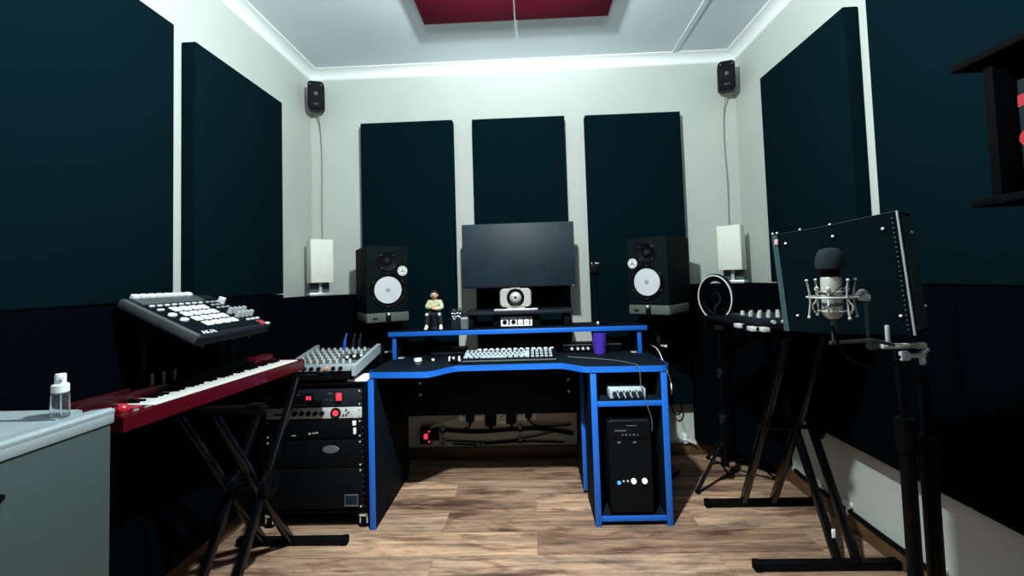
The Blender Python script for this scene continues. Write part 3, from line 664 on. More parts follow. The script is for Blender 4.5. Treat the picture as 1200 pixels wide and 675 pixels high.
def rack_unit(name, label, cat, z0, z1, m, depth=.30):
    r = thing(name, label, cat, (-1.088, RY, z0), 0, 'units in the rack')
    obj('chassis', MB().bx(-.218, .218, .004, depth, .003, z1-z0-.003, .002), M['matte'], r)
    f = obj('faceplate', MB().bx(-.240, .240, -.004, .004, .001, z1-z0-.001, .0015), m, r)
    for x in (-.231, .231):
        for z in (.012, z1-z0-.012): obj('rack_screw', MB().cyl((x, -.004, z), (x, -.0065, z), .0045, seg=10), M['silver'], r)
    return r
u = rack_unit('power_conditioner', 'black rack unit with glowing red displays, topmost in the rack', 'rack unit', .594, .682, M['dgrey'])
obj('display_window', MB().bx(-.185, .005, -.006, -.003, .018, .070, .001), M['black'], u)
for x, w in ((-.118, .011), (-.030, .010), (-.016, .010)): obj('red_digit', MB().box((x, -.007, .046), (w, .004, .018), .001), M['ledred'], u)
obj('red_switch', MB().box((.130, -.010, .050), (.026, .014, .036), .003), M['ledred'], u)
obj('printed_mark', MB().box((-.09, -.0065, .062), (.05, .002, .003)).box((-.065, -.0065, .012), (.07, .002, .006)).box((.085, -.0045, .066), (.020, .002, .006)).box((.065, -.0045, .036), (.014, .002, .005)).box((.09, -.0045, .034), (.012, .002, .004)), M['grey'], u)
u = rack_unit('microphone_preamp', 'silver rack unit with black knobs and a red lit meter', 'rack unit', .537, .592, M['alu'])
for k in range(6): obj('knob', MB().lathe([(.011, 0), (.010, .016), (.0001, .017)], (-.125+.034*k, -.004, .028), (0, -1, 0), 18), M['black'], u)
obj('slot', MB().box((-.175, -.005, .024), (.05, .003, .008)), M['ink'], u)
obj('red_meter', MB().cyl((.112, -.004, .028), (.112, -.010, .028), .015, seg=28), M['ledred'], u)
obj('meter_bezel', MB().torus((.112, -.006, .028), .020, .006, (0, 1, 0), 28, 8), M['black'], u)
for x, z in ((.165, .042), (.176, .030), (.165, .018), (.15, .016)): obj('button', MB().cyl((x, -.004, z), (x, -.008, z), .004, seg=10), M['ink'], u)
u = rack_unit('patch_bay', 'black rack unit with small white printed marks under the silver one', 'rack unit', .440, .535, M['black'])
obj('printed_mark', MB().box((-.02, -.0045, .026), (.012, .002, .008)).box((.0, -.0045, .028), (.010, .002, .007)).box((.016, -.0045, .030), (.012, .002, .006)).box((-.1, -.0045, .018), (.02, .002, .004)), M['silver'], u)
obj('white_switch', MB().box((.205, -.008, .074), (.016, .010, .022), .002).box((.207, -.008, .036), (.012, .010, .03), .002), M['white'], u)
u = rack_unit('power_amplifier', 'black power amplifier with a painted pale oval highlight in mid rack', 'rack unit', .300, .435, M['black'])
obj('oval_highlight', MB().lathe([(.042, 0), (.040, .004), (.0001, .005)], (.085, -.004, .088), (0, -1, 0), 28, None, 1., .45), M['grey'], u)  # oval highlight on the faceplate, made as a pale disc
u = rack_unit('rack_drawer', 'black drawer unit with a square outlined latch at rack bottom', 'rack unit', .100, .297, M['black'])
lt = obj('latch', MB().bx(.155, .215, -.008, -.003, .018, .066, .003), M['dgrey'], u)
obj('latch_rim', MB().bx(.152, .218, -.010, -.004, .014, .019, .001).bx(.152, .218, -.009, -.004, .066, .069).bx(.152, .155, -.009, -.004, .018, .066).bx(.215, .218, -.009, -.004, .018, .066), M['grey'], lt)

mx = thing('mixing_desk', 'pale grey audio mixer with many knobs on top of the rack', 'mixer', (-1.055, 2.192, .729), 0)
def wedge(x0, x1, y0, y1, z00, z01, z10, z11, mb):     # a slab whose lower/upper height changes from front (z00,z01) to back (z10,z11)
    return mb.add([(x0, y0, z00), (x1, y0, z00), (x1, y1, z10), (x0, y1, z10), (x0, y0, z01), (x1, y0, z01), (x1, y1, z11), (x0, y1, z11)], [[0, 1, 2, 3], [4, 5, 6, 7], [0, 1, 5, 4], [1, 2, 6, 5], [2, 3, 7, 6], [3, 0, 4, 7]])
obj('case', wedge(-.17, .172, 0, .34, 0, .040, 0, .082, MB()), M['black'], mx)
obj('front_strip', MB().bx(-.17, .172, -.004, .002, .042, .072, .001).bx(-.17, .172, -.002, .05, .040, .070, .002), M['cab_top'], mx)
obj('top_panel', wedge(-.17, .172, .05, .34, .040, .062, .082, .100, MB()), M['pad'], mx)
for x in (-.176, .178): obj('end_cheek', wedge(x-.010, x+.010, -.012, .355, .018, .066, .070, .122, MB()), M['cab_top'], mx)
for k in range(8): obj('front_knob', MB().lathe([(.0095, 0), (.0085, .014), (.0001, .015)], (-.145+.0365*k, -.002, .056), (0, -1, 0), 14), M['orange' if k == 5 else 'black'], mx)
kn0 = None
for r_ in range(5):
    for k in range(9):
        if k > 5 and r_ in (1, 2): continue
        y = .080+.052*r_; z = .063+(.100-.062)*(y-.05)/.29
        if kn0 is None: kn0 = obj('knob', MB().lathe([(.0085, 0), (.007, .018), (.005, .020), (.0001, .0205)], seg=12), M['alu'], mx); o = kn0
        else: o = kn0.copy(); COL.objects.link(o); o.parent = mx
        o.location = (-.150+.034*k, y, z)
obj('fader_panel', wedge(.055, .160, .125, .225, .0722, .0742, .0852, .0872, MB()), M['black'], mx)
for k in range(3): obj('fader_cap', MB().box((.080+.03*k, .150+.02*k, .084), (.012, .018, .014), .002), M['white'], mx)
for x, m_n in ((-.010, 'blue'), (.040, 'dgrey'), (.075, 'dgrey')): obj('cable_plug', MB().cyl((x, .325, .095), (x, .335, .150), .009).cyl((x, .335, .150), (x+.004, .352, .185), .005), M[m_n], mx)
o = tag(obj('paper_sheet', MB().bx(-.05, .05, -.07, .07, 0, .012, .001), M['paper']), 'small stack of white paper between mixer and desk edge', 'paper'); o.location = (-.872, 2.275, .713)
o = tag(obj('mixer_block', MB().bx(-.155, .155, .03, .30, 0, .016, .002), M['matte']), 'dark board lying on rack top underneath the mixer', 'board'); o.location = (-1.085, 2.225, .713)

# ------------------------------------------------------------------ red synthesizer on its stand, pad controller on the upper tier
DX, DY = .073, .889
rzS = math.atan2(DY, DX)
sy = thing('synthesizer', 'red keyboard synthesizer with white keys along the left wall', 'keyboard', (-1.177, 1.256, .790), rzS)
SL = .893
obj('body', MB().add([(0, 0, .004), (SL, 0, .004), (SL, .215, 0), (0, .215, 0), (0, 0, .045), (SL, 0, .045), (SL, .022, .048), (0, .022, .048),
    (0, .022, .030), (SL, .022, .030), (SL, .150, .030), (0, .150, .030), (0, .150, .056), (SL, .150, .056), (SL, .215, .066), (0, .215, .066)],
    [[0, 1, 2, 3], [0, 1, 5, 4], [4, 5, 6, 7], [7, 6, 9, 8], [8, 9, 10, 11], [11, 10, 13, 12], [12, 13, 14, 15], [15, 14, 2, 3], [0, 4, 7, 8, 11, 12, 15, 3], [1, 5, 6, 9, 10, 13, 14, 2]]), M['synth'], sy)
lc = obj('end_block', MB().bx(.0, .112, .004, .152, .028, .053, .006), M['synth'], sy)
obj('end_block', MB().bx(SL-.016, SL, .004, .152, .028, .053, .004), M['synth'], sy)
obj('joystick_ball', MB().ell((.030, .035, .062), (.018, .018, .016)), M['redlens'], lc)
obj('trigger_pad', MB().bx(.058, .090, .030, .070, .052, .058, .003), M['pinkred'], lc)
obj('chrome_line', MB().bx(.040, .056, .008, .014, .053, .056).bx(.075, .100, .008, .014, .053, .056).bx(.03, .06, .088, .094, .053, .057), M['chrome'], lc)
bp_ = obj('back_panel', MB().bx(.30, .76, .156, .212, .054, .070, .003), M['black'], sy)
obj('panel_rib', MB().bx(.0, .30, .154, .168, .055, .076, .004).bx(.0, .20, .192, .208, .060, .082, .003), M['synth_dark'], sy)
obj('panel_rib', MB().bx(.76, .88, .156, .210, .056, .082, .006), M['synth'], sy)
obj('white_label', MB().bx(.05, .16, .170, .190, .060, .067, .001), M['paper'], sy)
obj('chrome_line', MB().bx(.02, .19, .208, .214, .064, .080, .001), M['alu'], sy)
for x in (.27, .315, .36): obj('knob', MB().cyl((x, .185, .066), (x, .185, .106), .005).ell((x, .185, .108), (.007, .007, .006)), M['grey'], sy)
KW = (SL-.016-.114)/36
wk = bk = None
for k in range(36):
    x = .114+KW*(k+.5)
    if wk is None: wk = obj('white_key', MB().box((0, 0, 0), (KW-.0012, .124, .022), .0015), M['key'], sy); o = wk
    else: o = wk.copy(); COL.objects.link(o); o.parent = sy
    o.location = (x, .087, .0395)
    if k % 7 in (0, 1, 3, 4, 5) and k < 35:
        if bk is None: bk = obj('black_key', MB().box((0, 0, 0), (KW*.50, .056, .010), .0025), M['powder'], sy); o = bk
        else: o = bk.copy(); COL.objects.link(o); o.parent = sy
        o.location = (x+KW/2, .121, .0525)
def x_stand(label, loc, rz, Wd, span, H, sh, legx):
    # feet and arms lie along local x, the crossing legs in the local y-z plane
    r = thing('keyboard_stand', label, 'stand', loc, rz, 'folding keyboard stands')
    hw = Wd/2
    for y in (-span/2, span/2):
        f = obj('foot_bar', MB().bx(-hw, hw, y-.016, y+.016, .002, .034, .003), M['powder'], r)
        for x in (-hw, hw): obj('rubber_cap', MB().box((x, y, .018), (.030, .038, .036), .005), M['matte'], f)
        a = obj('arm', MB().bx(-hw+.02, hw-.06, y-.014, y+.014, H-.03, H, .003), M['powder'], r)
        for x in (-hw+.03, hw-.09): obj('grip_pad', MB().box((x, y, H+.003), (.05, .034, .010), .003), M['matte'], a)
    for x in legx[0]: obj('leg', MB().bar((x, -span/2, .02), (x, span/2, H-.015), .030, .030, bev=.005), M['stand'], r)
    for x in legx[1]: obj('leg', MB().bar((x, span/2, .02), (x, -span/2, H-.015), .030, .030, bev=.005), M['stand'], r)
    xs = legx[0]+legx[1]
    obj('pivot_bolt', MB().cyl((min(xs)-.03, 0, H/2), (max(xs)+.03, 0, H/2), .010), M['powder'], r)
    obj('lock_disc', MB().cyl((max(xs)+.016, 0, H/2), (max(xs)+.03, 0, H/2), .055, seg=28), M['powder'], r)
    return r
ls = x_stand('black folding stand on left carrying the red synthesizer', (-1.135, 1.82, 0), 0, .49, .52, .780, 0, ([-.10, .03], [-.14, -.01]))
for y in (-.245, .245):
    obj('tier_post', MB().bar((-.20, y, .763), (-.262, y, .763), .024, .020, (0, 1, 0)).bar((-.275, y, .752), (-.275, y, 1.098), .022, .018, (0, 1, 0)), M['powder'], ls)
obj('tier_crossbar', MB().bar((-.275, -.256, 1.085), (-.275, .256, 1.085), .020, .018, (1, 0, 0)), M['powder'], ls)
for y in (-.245, .02):
    obj('tier_arm', MB().bar((-.262, y, 1.088), (-.048, y, .992), .022, .016, (0, 1, 0)), M['powder'], ls)
tilt = math.radians(26)
pdl = thing('pad_controller', 'grey drum pad controller with white pads tilted on the upper tier', 'controller', (-1.118, 1.475, 1.036), (tilt, 0, PI/2))
W_, D_ = .425, .318
obj('case', MB().rbox((W_/2, D_/2, -.020), (W_, D_, .036), .022, 'z', .006), M['dgrey'], pdl)
obj('top_face', MB().rbox((W_/2+.006, D_/2-.01, -.002), (W_-.035, D_-.07, .005), .012, 'z', .001), M['laminate'], pdl)
obj('end_cheek', MB().bx(-.003, .020, .01, D_-.01, -.030, .002, .004), M['grey'], pdl)
obj('rear_ledge', MB().bx(.03, .33, D_-.066, D_-.016, -.006, .006, .003), M['grey'], pdl)
for k in range(8): obj('rear_button', MB().box((.052+.0345*k, D_-.012, .006), (.029, .020, .020), .004), M['white'], pdl)
for k in range(8): obj('small_button', MB().box((.052+.033*k, .237, .003), (.020, .008, .006), .001), M['white'], pdl)
for k in range(4):
    for j in range(4): obj('drum_pad', MB().rbox((.122+.0465*k+.004*(3-j), .080+.0415*j, .001), (.0375, .032, .006), .004, 'z', .002), M['white'], pdl)
for x, y in ((.062, .163), (.070, .122)): obj('oval_button', MB().lathe([(.014, 0), (.013, .006), (.0001, .007)], (x, y, 0), (0, 0, 1), 20, None, 1.3, .8), M['white'], pdl)
obj('oval_button', MB().box((.055, .205, .003), (.026, .010, .007), .002), M['white'], pdl)
for k in range(4):
    for j in range(2): obj('knob', MB().lathe([(.011, 0), (.0105, .008), (.009, .024), (.0001, .025)], (.322+.028*k, .098+.036*j, 0), (0, 0, 1), 16), M['alu'], pdl)
for k in range(3): obj('small_button', MB().box((.345+.03*k, .062, .003), (.020, .010, .006), .001), M['white'], pdl)
for k in range(3):
    for j in range(3): obj('small_button', MB().box((.322+.028*k, .185+.026*j, .003), (.017, .008, .006), .001), M['alu'], pdl)
obj('data_dial', MB().lathe([(.015, 0), (.014, .020), (.0001, .021)], (.400, .235, 0), (0, 0, 1), 20), M['white'], pdl)
obj('logo', MB().text('AKAI', .030, .0008, Matrix.Translation((.070, .022, .001))), M['white'], pdl)
obj('red_corner', MB().bx(.372, .412, .012, .050, -.004, .0015, .002), M['pinkred'], pdl)
obj('corner_button', MB().bx(.398, .420, .008, .020, -.004, .004, .002), M['white'], pdl)

# ------------------------------------------------------------------ grey cabinet and bottle
cb = thing('storage_cabinet', 'grey metal cabinet with pale raised-edge top at the lower left', 'cabinet', (-1.20, .76, 0))
CX = -.985
obj('body', MB().bx(-1.43, CX, .48, 1.022, .02, .892, .006), M['cabinet'], cb, True)
tp = obj('top', MB().bx(-1.432, CX+.004, .475, 1.026, .892, .917, .004), M['cab_top'], cb, True)
rim = MB(); pr = [(0, 0), (.0, .006), (-.010, .011), (-.060, .005), (-.060, 0)]
obj('raised_edge', MB().add([(CX+.004+p[0], y, .916+p[1]) for y in (.475, 1.026) for p in pr], [[i, (i+1) % 5, 5+(i+1) % 5, 5+i] for i in range(5)]+[[0, 1, 2, 3, 4], [9, 8, 7, 6, 5]]), M['cab_top'], tp, True)
obj('raised_edge', MB().add([(x, 1.026+p[0], .916+p[1]) for x in (-1.43, CX-.075) for p in pr], [[i, (i+1) % 5, 5+(i+1) % 5, 5+i] for i in range(5)]+[[0, 1, 2, 3, 4], [9, 8, 7, 6, 5]]), M['cab_top'], tp, True)
obj('keyhole', MB().cyl((CX, .803, .826), (CX+.003, .803, .826), .007), M['ink'], cb, True)
obj('plinth', MB().bx(-1.42, CX-.01, .49, 1.01, 0, .02), M['matte'], cb, True)
bt = thing('spray_bottle', 'small clear spray bottle with white pump cap on the grey cabinet', 'bottle', (-1.070, .985, .9175))
R_ = .0170
obj('bottle_body', MB().lathe([(.0001, 0), (R_-.002, 0), (R_, .003), (R_, .050), (R_-.001, .056), (.010, .060), (.010, .0585), (R_-.003, .0545), (R_-.0025, .049), (R_-.0025, .005), (.0001, .004)], seg=32), M['glass'], bt)
obj('dip_tube', MB().cyl((.002, 0, .008), (0, 0, .060), .0016, seg=8), M['white'], bt)
obj('pump_collar', MB().lathe([(.0155, .058), (.0155, .074), (.013, .077), (.0095, .077)]), M['white'], bt)
obj('pump_head', MB().lathe([(.0098, .076), (.0102, .096), (.009, .099), (.0001, .099)]).cyl((0, 0, .090), (.013, -.008, .090), .0035), M['white'], bt)

# ------------------------------------------------------------------ right stand with its little mixer
rs_ = x_stand('black folding stand on right near the microphone, two long floor bars', (1.150, 2.115, 0), 0, .54, .495, .955, 0, ([.05, .125], [-.09, .06]))
obj('sticker', MB().box((.05, -.2285, .128), (.014, .004, .034), .001), M['white'], rs_)
ty = thing('stand_tray', 'thin black tray resting across the right folding stand', 'tray', (1.15, 2.03, .9645))
obj('tray_top', MB().bx(-.26, .225, -.24, .33, 0, .014, .003), M['matte'], ty)
for x, y in ((-.262, -.10), (-.262, -.215), (-.235, -.245)): obj('silver_clamp', MB().box((x, y, .006), (.030, .045, .018), .004), M['chrome'], ty)
sm = thing('compact_mixer', 'small silver topped mixer with knobs on the right stand tray', 'mixer', (1.03, 1.95, .9795))
obj('case', MB().bx(-.11, .13, -.13, .15, 0, .030, .004), M['dgrey'], sm)
for k in range(6):
    for j in range(3): obj('knob', MB().lathe([(.009, 0), (.0075, .018), (.0001, .019)], (-.095+.038*k, -.095+.07*j, .030), (0, 0, 1), 12), M['silver' if (k+j) % 2 else 'alu'], sm)
obj('front_jack', MB().cyl((-.06, -.13, .015), (-.06, -.142, .015), .008).cyl((-.02, -.13, .015), (-.02, -.142, .015), .008), M['chrome'], sm)

# ------------------------------------------------------------------ ring light on a tripod
rl = thing('ring_light', 'black and white ring light on a tripod in the right corner', 'ring light', (1.085, 2.62, 0))
n_ = Vector((-.93, -.36, 0)).normalized(); cz = 1.055
prof = [(.098, -.008), (.133, -.008), (.137, -.002), (.137, .012), (.133, .016), (.098, .016), (.095, .010), (.095, -.002)]
def ringmesh(prof, c, ax, seg=48):
    q = Vector((0, 0, 1)).rotation_difference(Vector(ax)).to_matrix(); mb = MB(); k = len(prof)
    for i in range(seg):
        a = 2*PI*i/seg
        for r_, z in prof: mb.v.append(Vector(c)+q @ Vector((r_*math.cos(a), r_*math.sin(a), z)))
    for i in range(seg):
        for j in range(k): mb.f.append([i*k+j, ((i+1) % seg)*k+j, ((i+1) % seg)*k+(j+1) % k, i*k+(j+1) % k])
    return mb
obj('ring_housing', ringmesh(prof, (0, 0, cz), n_), M['powder'], rl)
obj('diffuser', ringmesh([(.124, .014), (.131, .014), (.131, .019), (.124, .019)], (0, 0, cz), n_), M['white'], rl)
obj('phone_holder', MB().box((0, 0, cz), (.05, .02, .10), .005).box((-.02, -.02, cz+.01), (.012, .03, .03), .003), M['matte'], rl)
obj('gooseneck', MB().tube([(0, 0, cz-.13), (-.03, -.02, cz-.06), (.02, -.02, cz-.02), (0, -.01, cz+.03)], .006, 8, None, 2), M['dgrey'], rl)
obj('swivel_head', MB().box((0, 0, cz-.165), (.05, .045, .05), .008).cyl((-.035, 0, cz-.155), (.035, 0, cz-.155), .010), M['dgrey'], rl)
pl = obj('pole', MB().cyl((0, 0, .10), (0, 0, cz-.14), .010).cyl((0, 0, .10), (0, 0, .62), .014), M['powder'], rl)
for z in (.62, .36): obj('clutch', MB().cyl((0, 0, z-.025), (0, 0, z+.025), .020).cyl((0, -.015, z), (-.02, -.04, z), .008), M['dgrey'], rl)
obj('leg_hub', MB().cyl((0, 0, .22), (0, 0, .28), .024), M['matte'], rl)
obj('brace_hub', MB().cyl((0, 0, .10), (0, 0, .13), .022), M['matte'], rl)
for fx, fy in ((-.205, -.12), (.285, .02), (.03, .33)):
    ft = Vector((fx, fy, .014)); top = Vector((0, 0, .25)); lo = Vector((0, 0, .115))
    lg = obj('leg', MB().bar(top, ft, .018, .010, (-fy, fx, 0)), M['powder'], rl)
    obj('brace', MB().bar(lo, top.lerp(ft, .5), .014, .006, (-fy, fx, 0)), M['powder'], lg)
    obj('rubber_foot', MB().ell((fx, fy, .012), (.014, .014, .012)), M['matte'], lg)

# ------------------------------------------------------------------ microphone, shock mount, reflection filter and stands
rf = thing('reflection_filter', 'large dark folded reflection filter with screws behind the microphone', 'reflection filter', (.87, 1.22, .995), 0)
lean = Matrix.Identity(4); lean[0][2] = -.075
def L3(p, z): return Vector((p[0]-.87, p[1]-1.22, z))
A0, A1, A2 = Vector((.782, 1.400)), Vector((.830, 1.248)), Vector((.921, 1.098))
B0 = Vector((1.000, 1.157)); B1 = Vector((.925, 1.30)); B2 = Vector((.862, 1.435))
def slab(p, q, r_, s_, z0a, z1a, z0b, z1b):
    mb = MB(); mb.add([lean @ L3(p, z0a), lean @ L3(q, z0b), lean @ L3(r_, z0b), lean @ L3(s_, z0a), lean @ L3(p, z1a), lean @ L3(q, z1b), lean @ L3(r_, z1b), lean @ L3(s_, z1a)], [[0, 1, 2, 3], [4, 5, 6, 7], [0, 1, 5, 4], [1, 2, 6, 5], [2, 3, 7, 6], [3, 0, 4, 7]]); return mb
ZB, ZT = .028, .325
obj('absorber', slab(A0, A1, B1, B2, .020, .313, .026, .319), M['felt'], rf)
obj('absorber', slab(A1, A2, B0, B1, .026, .319, .042, .339), M['felt'], rf)
E1 = (B0-A2).normalized()
obj('perforated_end', slab(A2+E1*.012+(A2-A1).normalized()*.002, B0+(A2-A1).normalized()*.002, B0+(A2-A1).normalized()*.004, A2+E1*.012+(A2-A1).normalized()*.004, .050, .332, .052, .330), M['perf'], rf)
obj('edge_trim', MB().tube([lean @ L3(A2, .040), lean @ L3(A2, .341)], .0026), M['silver'], rf)
obj('edge_trim', MB().tube([lean @ L3(A0, .314), lean @ L3(A1, .320), lean @ L3(A2, .340)], .0014), M['dgrey'], rf)
lf = (A0-A1).normalized()
obj('side_flange', slab(A0-lf*.001, A0-lf*.020, A0-lf*.020+Vector((-.003, -.002)), A0-lf*.001+Vector((-.003, -.002)), .020, .313, .020, .314), M['perf'], rf)
dots = MB()
for k in range(24): dots.ell(lean @ L3(A2-(A2-A1).normalized()*.010+Vector((-.002, -.001)), .052+.0118*k), (.0018, .0018, .0018), None, 8)
obj('rivet_row', dots, M['grey'], rf)
def on_face(s, z):        # s measured 0..2 along A0-A1-A2
    p = A0.lerp(A1, s) if s <= 1 else A1.lerp(A2, s-1)
    return lean @ L3(p+Vector((-.003, -.002)), z)
for s_, z in ((.30, .285), (1.18, .292), (1.82, .300), (1.88, .085), (.35, .07), (.12, .285)):
    p = on_face(s_, z); obj('screw', MB().ell(p, (.0036, .0036, .0036), None, 10), M['white'], rf)
for s_ in (.02, .12, .62, 1.15, 2.0): p = on_face(s_, .316+.012*max(0, s_-1)+.004*min(s_, 1)); obj('screw', MB().ell(p+Vector((.004, .003, .003)), (.003, .003, .003), None, 10), M['white'], rf)
for p2, z in ((.72, .290), (.95, .105)): p = lean @ L3(A2.lerp(B0, p2)+(A2-A1).normalized()*.005, z); obj('screw', MB().ell(p, (.0036, .0036, .0036), None, 10), M['white'], rf)
p = on_face(.09, .292); obj('brand_tag', MB().box(p, (.004, .020, .017), .001), M['pink'], rf)

mc = thing('condenser_microphone', 'silver condenser microphone with a dark foam windscreen', 'microphone', (.697, 1.05, 1.085))
obj('mic_body', MB().lathe([(.0001, 0), (.010, 0), (.017, .006), (.0205, .014), (.0205, .092), (.019, .096), (.0001, .096)], seg=32), M['nickel'], mc)
obj('body_ring', MB().lathe([(.0207, .030), (.0212, .032), (.0212, .036), (.0207, .038)], seg=32), M['grey'], mc)
obj('collar', MB().lathe([(.0185, .095), (.0185, .113), (.0001, .113)], seg=28), M['black'], mc)
obj('windscreen', MB().lathe([(.0001, .112), (.0245, .112), (.0285, .116), (.029, .124), (.0282, .140), (.0245, .152), (.0185, .160), (.009, .163), (.0001, .163)], seg=32), M['foam'], mc)
skm = thing('shock_mount', 'silver spider shock mount cradling the condenser microphone', 'shock mount', (.697, 1.05, 1.085))
obj('outer_ring', MB().torus((0, 0, .050), .049, .0022, (0, 0, 1), 44, 8), M['silver'], skm)
obj('inner_cradle', MB().torus((0, 0, .018), .027, .0018, (0, 0, 1), 36, 8).torus((0, 0, .062), .0228, .0014, (0, 0, 1), 36, 8), M['silver'], skm)
for k in range(4):
    a = math.radians(-90+90*k); c, s_ = math.cos(a), math.sin(a)
    obj('post', MB().tube([(.055*c, .055*s_, .088), (.048*c, .048*s_, .047), (.054*c, .054*s_, .006)], .0021, 8, None, 1).ell((.055*c, .055*s_, .089), (.0036,)*3, None, 10).ell((.054*c, .054*s_, .005), (.0036,)*3, None, 10), M['silver'], skm)
for k in range(4):
    a = math.radians(-45+90*k); c, s_ = math.cos(a), math.sin(a)
    obj('cradle_arm', MB().tube([(.029*c, .029*s_, .066), (.030*c, .030*s_, .040), (.040*c, .040*s_, .030), (.035*c, .035*s_, .012), (.027*c, .027*s_, .012)], .0020, 8, None, 1).ell((.029*c, .029*s_, .068), (.005, .005, .007), None, 10), M['silver'], skm)
eu, el = MB(), MB()
for k in range(4):
    a = math.radians(-90+90*k); c, s_ = math.cos(a), math.sin(a)
    for b in (-45, 45):
        e = a+math.radians(b); eu.cyl((.055*c, .055*s_, .088), (.030*math.cos(e), .030*math.sin(e), .052), .0009, seg=6); el.cyl((.054*c, .054*s_, .006), (.030*math.cos(e), .030*math.sin(e), .030), .0009, seg=6)
obj('elastic_cord', eu, M['matte'], skm); obj('elastic_cord', el, M['matte'], skm)
pv = obj('pivot', MB().cyl((.049, .0, .048), (.072, .010, .056), .0045).torus((.076, .010, .052), .010, .004, (0, 1, 0), 24, 8).box((.084, .010, .046), (.014, .016, .016), .003), M['silver'], skm)
st = thing('microphone_stand', 'black microphone stand with silver clamps carrying filter and microphone', 'stand', (.922, 1.15, 0))
def W(p): return Vector(p)
obj('lower_tube', MB().cyl((0, 0, .03), (0, 0, .80), .016), M['powder'], st)
obj('upper_tube', MB().cyl((0, 0, .78), (-.010, 0, 1.008), .0075), M['powder'], st)
obj('clutch', MB().cyl((0, 0, .745), (0, 0, .825), .021), M['powder'], st)
for k in range(3):
    a = math.radians(60+120*k); obj('leg', MB().bar((0, 0, .12), (.26*math.cos(a), .26*math.sin(a), .012), .02, .012, (-math.sin(a), math.cos(a), 0)), M['powder'], st)
cb_ = obj('cross_bar', MB().cyl((-.235, -.10, 1.030), (-.140, -.10, 1.034), .0045).cyl((-.140, -.10, 1.034), (-.04, -.03, 1.010), .0045), M['grey'], st)
obj('mic_rod', MB().cyl((-.142, -.090, 1.034), (-.142, -.090, 1.120), .0032), M['grey'], st)
obj('mic_stem', MB().cyl((-.225, -.10, 1.030), (-.225, -.10, 1.082), .005), M['grey'], st)
cl = obj('clamp_bracket', MB().bx(-.062, .020, -.030, -.018, 1.000, 1.012, .003).bx(-.055, -.047, -.034, -.026, 1.006, 1.058, .002), M['chrome'], st)
obj('clamp_bolt', MB().cyl((.020, -.024, 1.006), (.040, -.024, 1.006), .008).box((-.115, -.07, 1.018), (.020, .016, .014), .003), M['silver'], st)
obj('clamp_block', MB().box((-.132, -.088, 1.022), (.018, .018, .022), .003), M['grey'], st)
wn = obj('wing_nut', MB().cyl((-.008, -.016, .980), (.045, -.016, .980), .006).cyl((-.01, -.016, .980), (.004, -.016, .980), .012).box((.040, -.016, .966), (.014, .010, .020), .004).bar((.036, -.016, .982), (.056, -.016, .996), .009, .009, (0, 1, 0)), M['chrome'], st)
cable('microphone_cable', [(.688, 1.042, 1.070), (.700, 1.035, 1.01), (.76, 1.06, .975), (.83, 1.07, .965), (.880, 1.10, .985)], .0035, M['cable'], 'thin black cable looping below the condenser microphone')
s2 = thing('pole_stand', 'plain black pole of a second stand right of the microphone stand', 'stand', (.985, 1.165, 0))
obj('lower_tube', MB().cyl((0, 0, .03), (0, 0, .73), .018), M['powder'], s2)
obj('upper_tube', MB().cyl((0, 0, .70), (0, 0, .93), .011), M['powder'], s2)
obj('clutch', MB().cyl((0, 0, .70), (0, 0, .77), .024).box((-.022, -.012, .735), (.006, .01, .05), .002), M['powder'], s2)
for k in range(3):
    a = math.radians(0+120*k); obj('leg', MB().bar((0, 0, .16), (.24*math.cos(a), .24*math.sin(a), .012), .02, .012, (-math.sin(a), math.cos(a), 0)), M['powder'], s2)

# ------------------------------------------------------------------ wall shelf at the upper right
ws = thing('wall_shelf', 'black box shelf on right wall with overhanging top, cut by the frame', 'shelf', (1.30, 1.0, 1.36))
WX = XR-T
obj('top_board', MB().bx(1.185, WX, .62, 1.245, 1.728, 1.750, .003), M['matte'], ws, True)
obj('bottom_board', MB().bx(1.195, WX, .62, 1.228, 1.352, 1.374, .003), M['matte'], ws, True)
obj('side_board', MB().bx(1.215, WX, 1.165, 1.190, 1.374, 1.728, .002), M['matte'], ws, True)
obj('side_board', MB().bx(1.215, WX, .66, .685, 1.374, 1.728, .002), M['matte'], ws, True)
obj('back_board', MB().bx(WX-.012, WX, .685, 1.165, 1.374, 1.728), M['matte'], ws, True)
cn = thing('game_box', 'black box with bright red markings inside the wall shelf at frame edge', 'box', (1.29, 1.085, 1.3755))
obj('carton', MB().bx(-.045, .045, -.08, .055, 0, .285, .003), M['dgrey'], cn)
mk = MB()
mk.add([(-.0462, .054, .215), (-.0462, -.05, .225), (-.0462, -.05, .255), (-.0462, .054, .245)], [[0, 1, 2, 3]]).add([(-.0462, .030, .190), (-.0462, -.05, .200), (-.0462, -.05, .212), (-.0462, .030, .202)], [[0, 1, 2, 3]])
mk.cyl((-.0455, .035, .135), (-.0465, .035, .135), .022, seg=20)
obj('red_marking', mk, M['redprint'], cn)

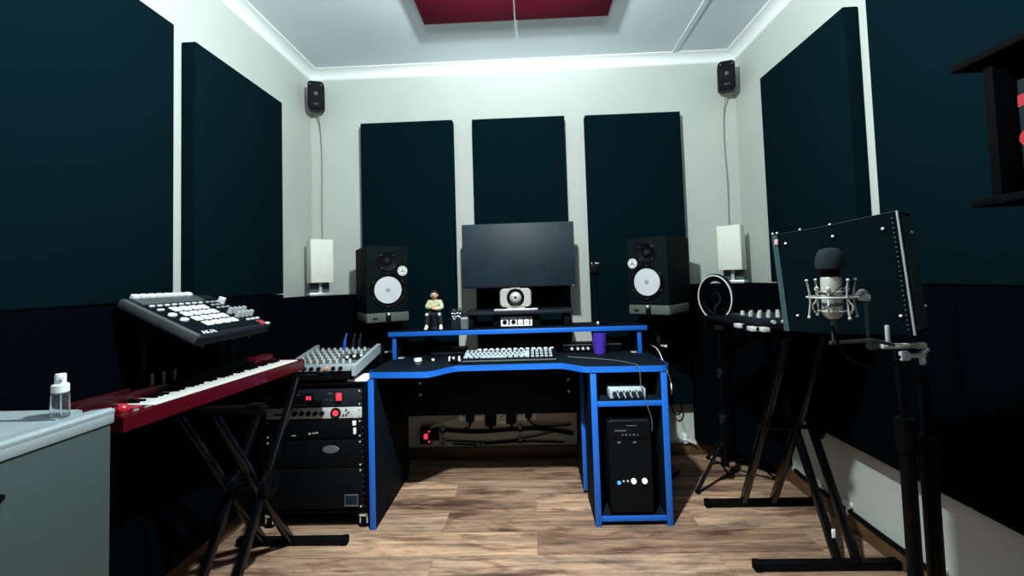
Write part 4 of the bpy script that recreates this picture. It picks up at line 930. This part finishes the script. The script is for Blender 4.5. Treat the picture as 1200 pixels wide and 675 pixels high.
# ------------------------------------------------------------------ light and camera
pd = thing('added_pendant', 'small black pendant fixture added above the view, its cap blocking upward light', 'lamp', (-.07, 1.10, HC))
obj('ceiling_rose', MB().cyl((0, 0, -.018), (0, 0, -.001), .045, .05), M['matte'], pd)
obj('flex', MB().cyl((0, 0, -.22), (0, 0, -.016), .003), M['cable'], pd)
obj('cap', MB().lathe([(.010, -.205), (.10, -.212), (.135, -.222), (.135, -.226), (.098, -.217), (.010, -.211)], seg=40), M['matte'], pd)  # unseen cap added to keep steep bulb light off the ceiling
obj('bulb_socket', MB().cyl((0, 0, -.240), (0, 0, -.205), .016), M['matte'], pd)
ld = bpy.data.lights.new('ceiling_bulb', 'POINT'); ld.energy = 190; ld.shadow_soft_size = .04; ld.color = (.90, 1., .985)
lo = bpy.data.objects.new('ceiling_bulb', ld); COL.objects.link(lo); lo.location = (-.07, 1.10, 2.41)
sd = bpy.data.lights.new('floor_fill_spot', 'SPOT'); sd.energy = 460; sd.spot_size = math.radians(72); sd.spot_blend = .9; sd.shadow_soft_size = .04; sd.color = (.95, 1., .97)  # added fill at the bulb's position, brightens floor and desk against their shadows
so = bpy.data.objects.new('floor_fill_spot', sd); COL.objects.link(so); so.location = (-.07, 1.10, 2.41)
so.rotation_euler = (Vector((-.05, 1.95, 0))-Vector((-.07, 1.10, 2.41))).to_track_quat('-Z', 'Y').to_euler()
ud = bpy.data.lights.new('ceiling_fill_spot', 'SPOT'); ud.energy = 330; ud.spot_size = math.radians(38); ud.spot_blend = 1.; ud.shadow_soft_size = .15; ud.color = (.88, .97, 1.)  # added fill behind the camera, brightens the ceiling; no fixture stands there
uo = bpy.data.objects.new('ceiling_fill_spot', ud); COL.objects.link(uo); uo.location = (.0, -.6, 1.85)
uo.rotation_euler = (Vector((0, 1.9, 2.95))-Vector((0, -.6, 1.85))).to_track_quat('-Z', 'Y').to_euler()
w = bpy.data.worlds.new('World'); scene.world = w; w.use_nodes = True
w.node_tree.nodes['Background'].inputs[0].default_value = (.0, .0, .0, 1); w.node_tree.nodes['Background'].inputs[1].default_value = 0

pitch, roll, yaw, cx, cy, F = .0445, .0311, .0305, 603.358, 303.37, 520.
fw = Vector((-math.sin(yaw)*math.cos(pitch), math.cos(yaw)*math.cos(pitch), math.sin(pitch)))
rt = Vector((math.cos(yaw), math.sin(yaw), 0)); up = rt.cross(fw)
r2 = math.cos(roll)*rt-math.sin(roll)*up; u2 = math.sin(roll)*rt+math.cos(roll)*up
cd = bpy.data.cameras.new('camera'); cam = bpy.data.objects.new('camera', cd); COL.objects.link(cam)
Rm = Matrix((r2, u2, -fw)).transposed().to_4x4(); Rm.translation = (0, 0, 1.2); cam.matrix_world = Rm
cd.sensor_width = 36; cd.lens = F*36/1200; cd.shift_x = (600-cx)/1200; cd.shift_y = (cy-337.5)/1200; cd.clip_start = .05
scene.camera = cam
scene.view_settings.view_transform = 'Standard'; scene.view_settings.look = 'None'; scene.view_settings.gamma = 1.; scene.view_settings.use_curve_mapping = False
scene.view_settings.exposure = 0.
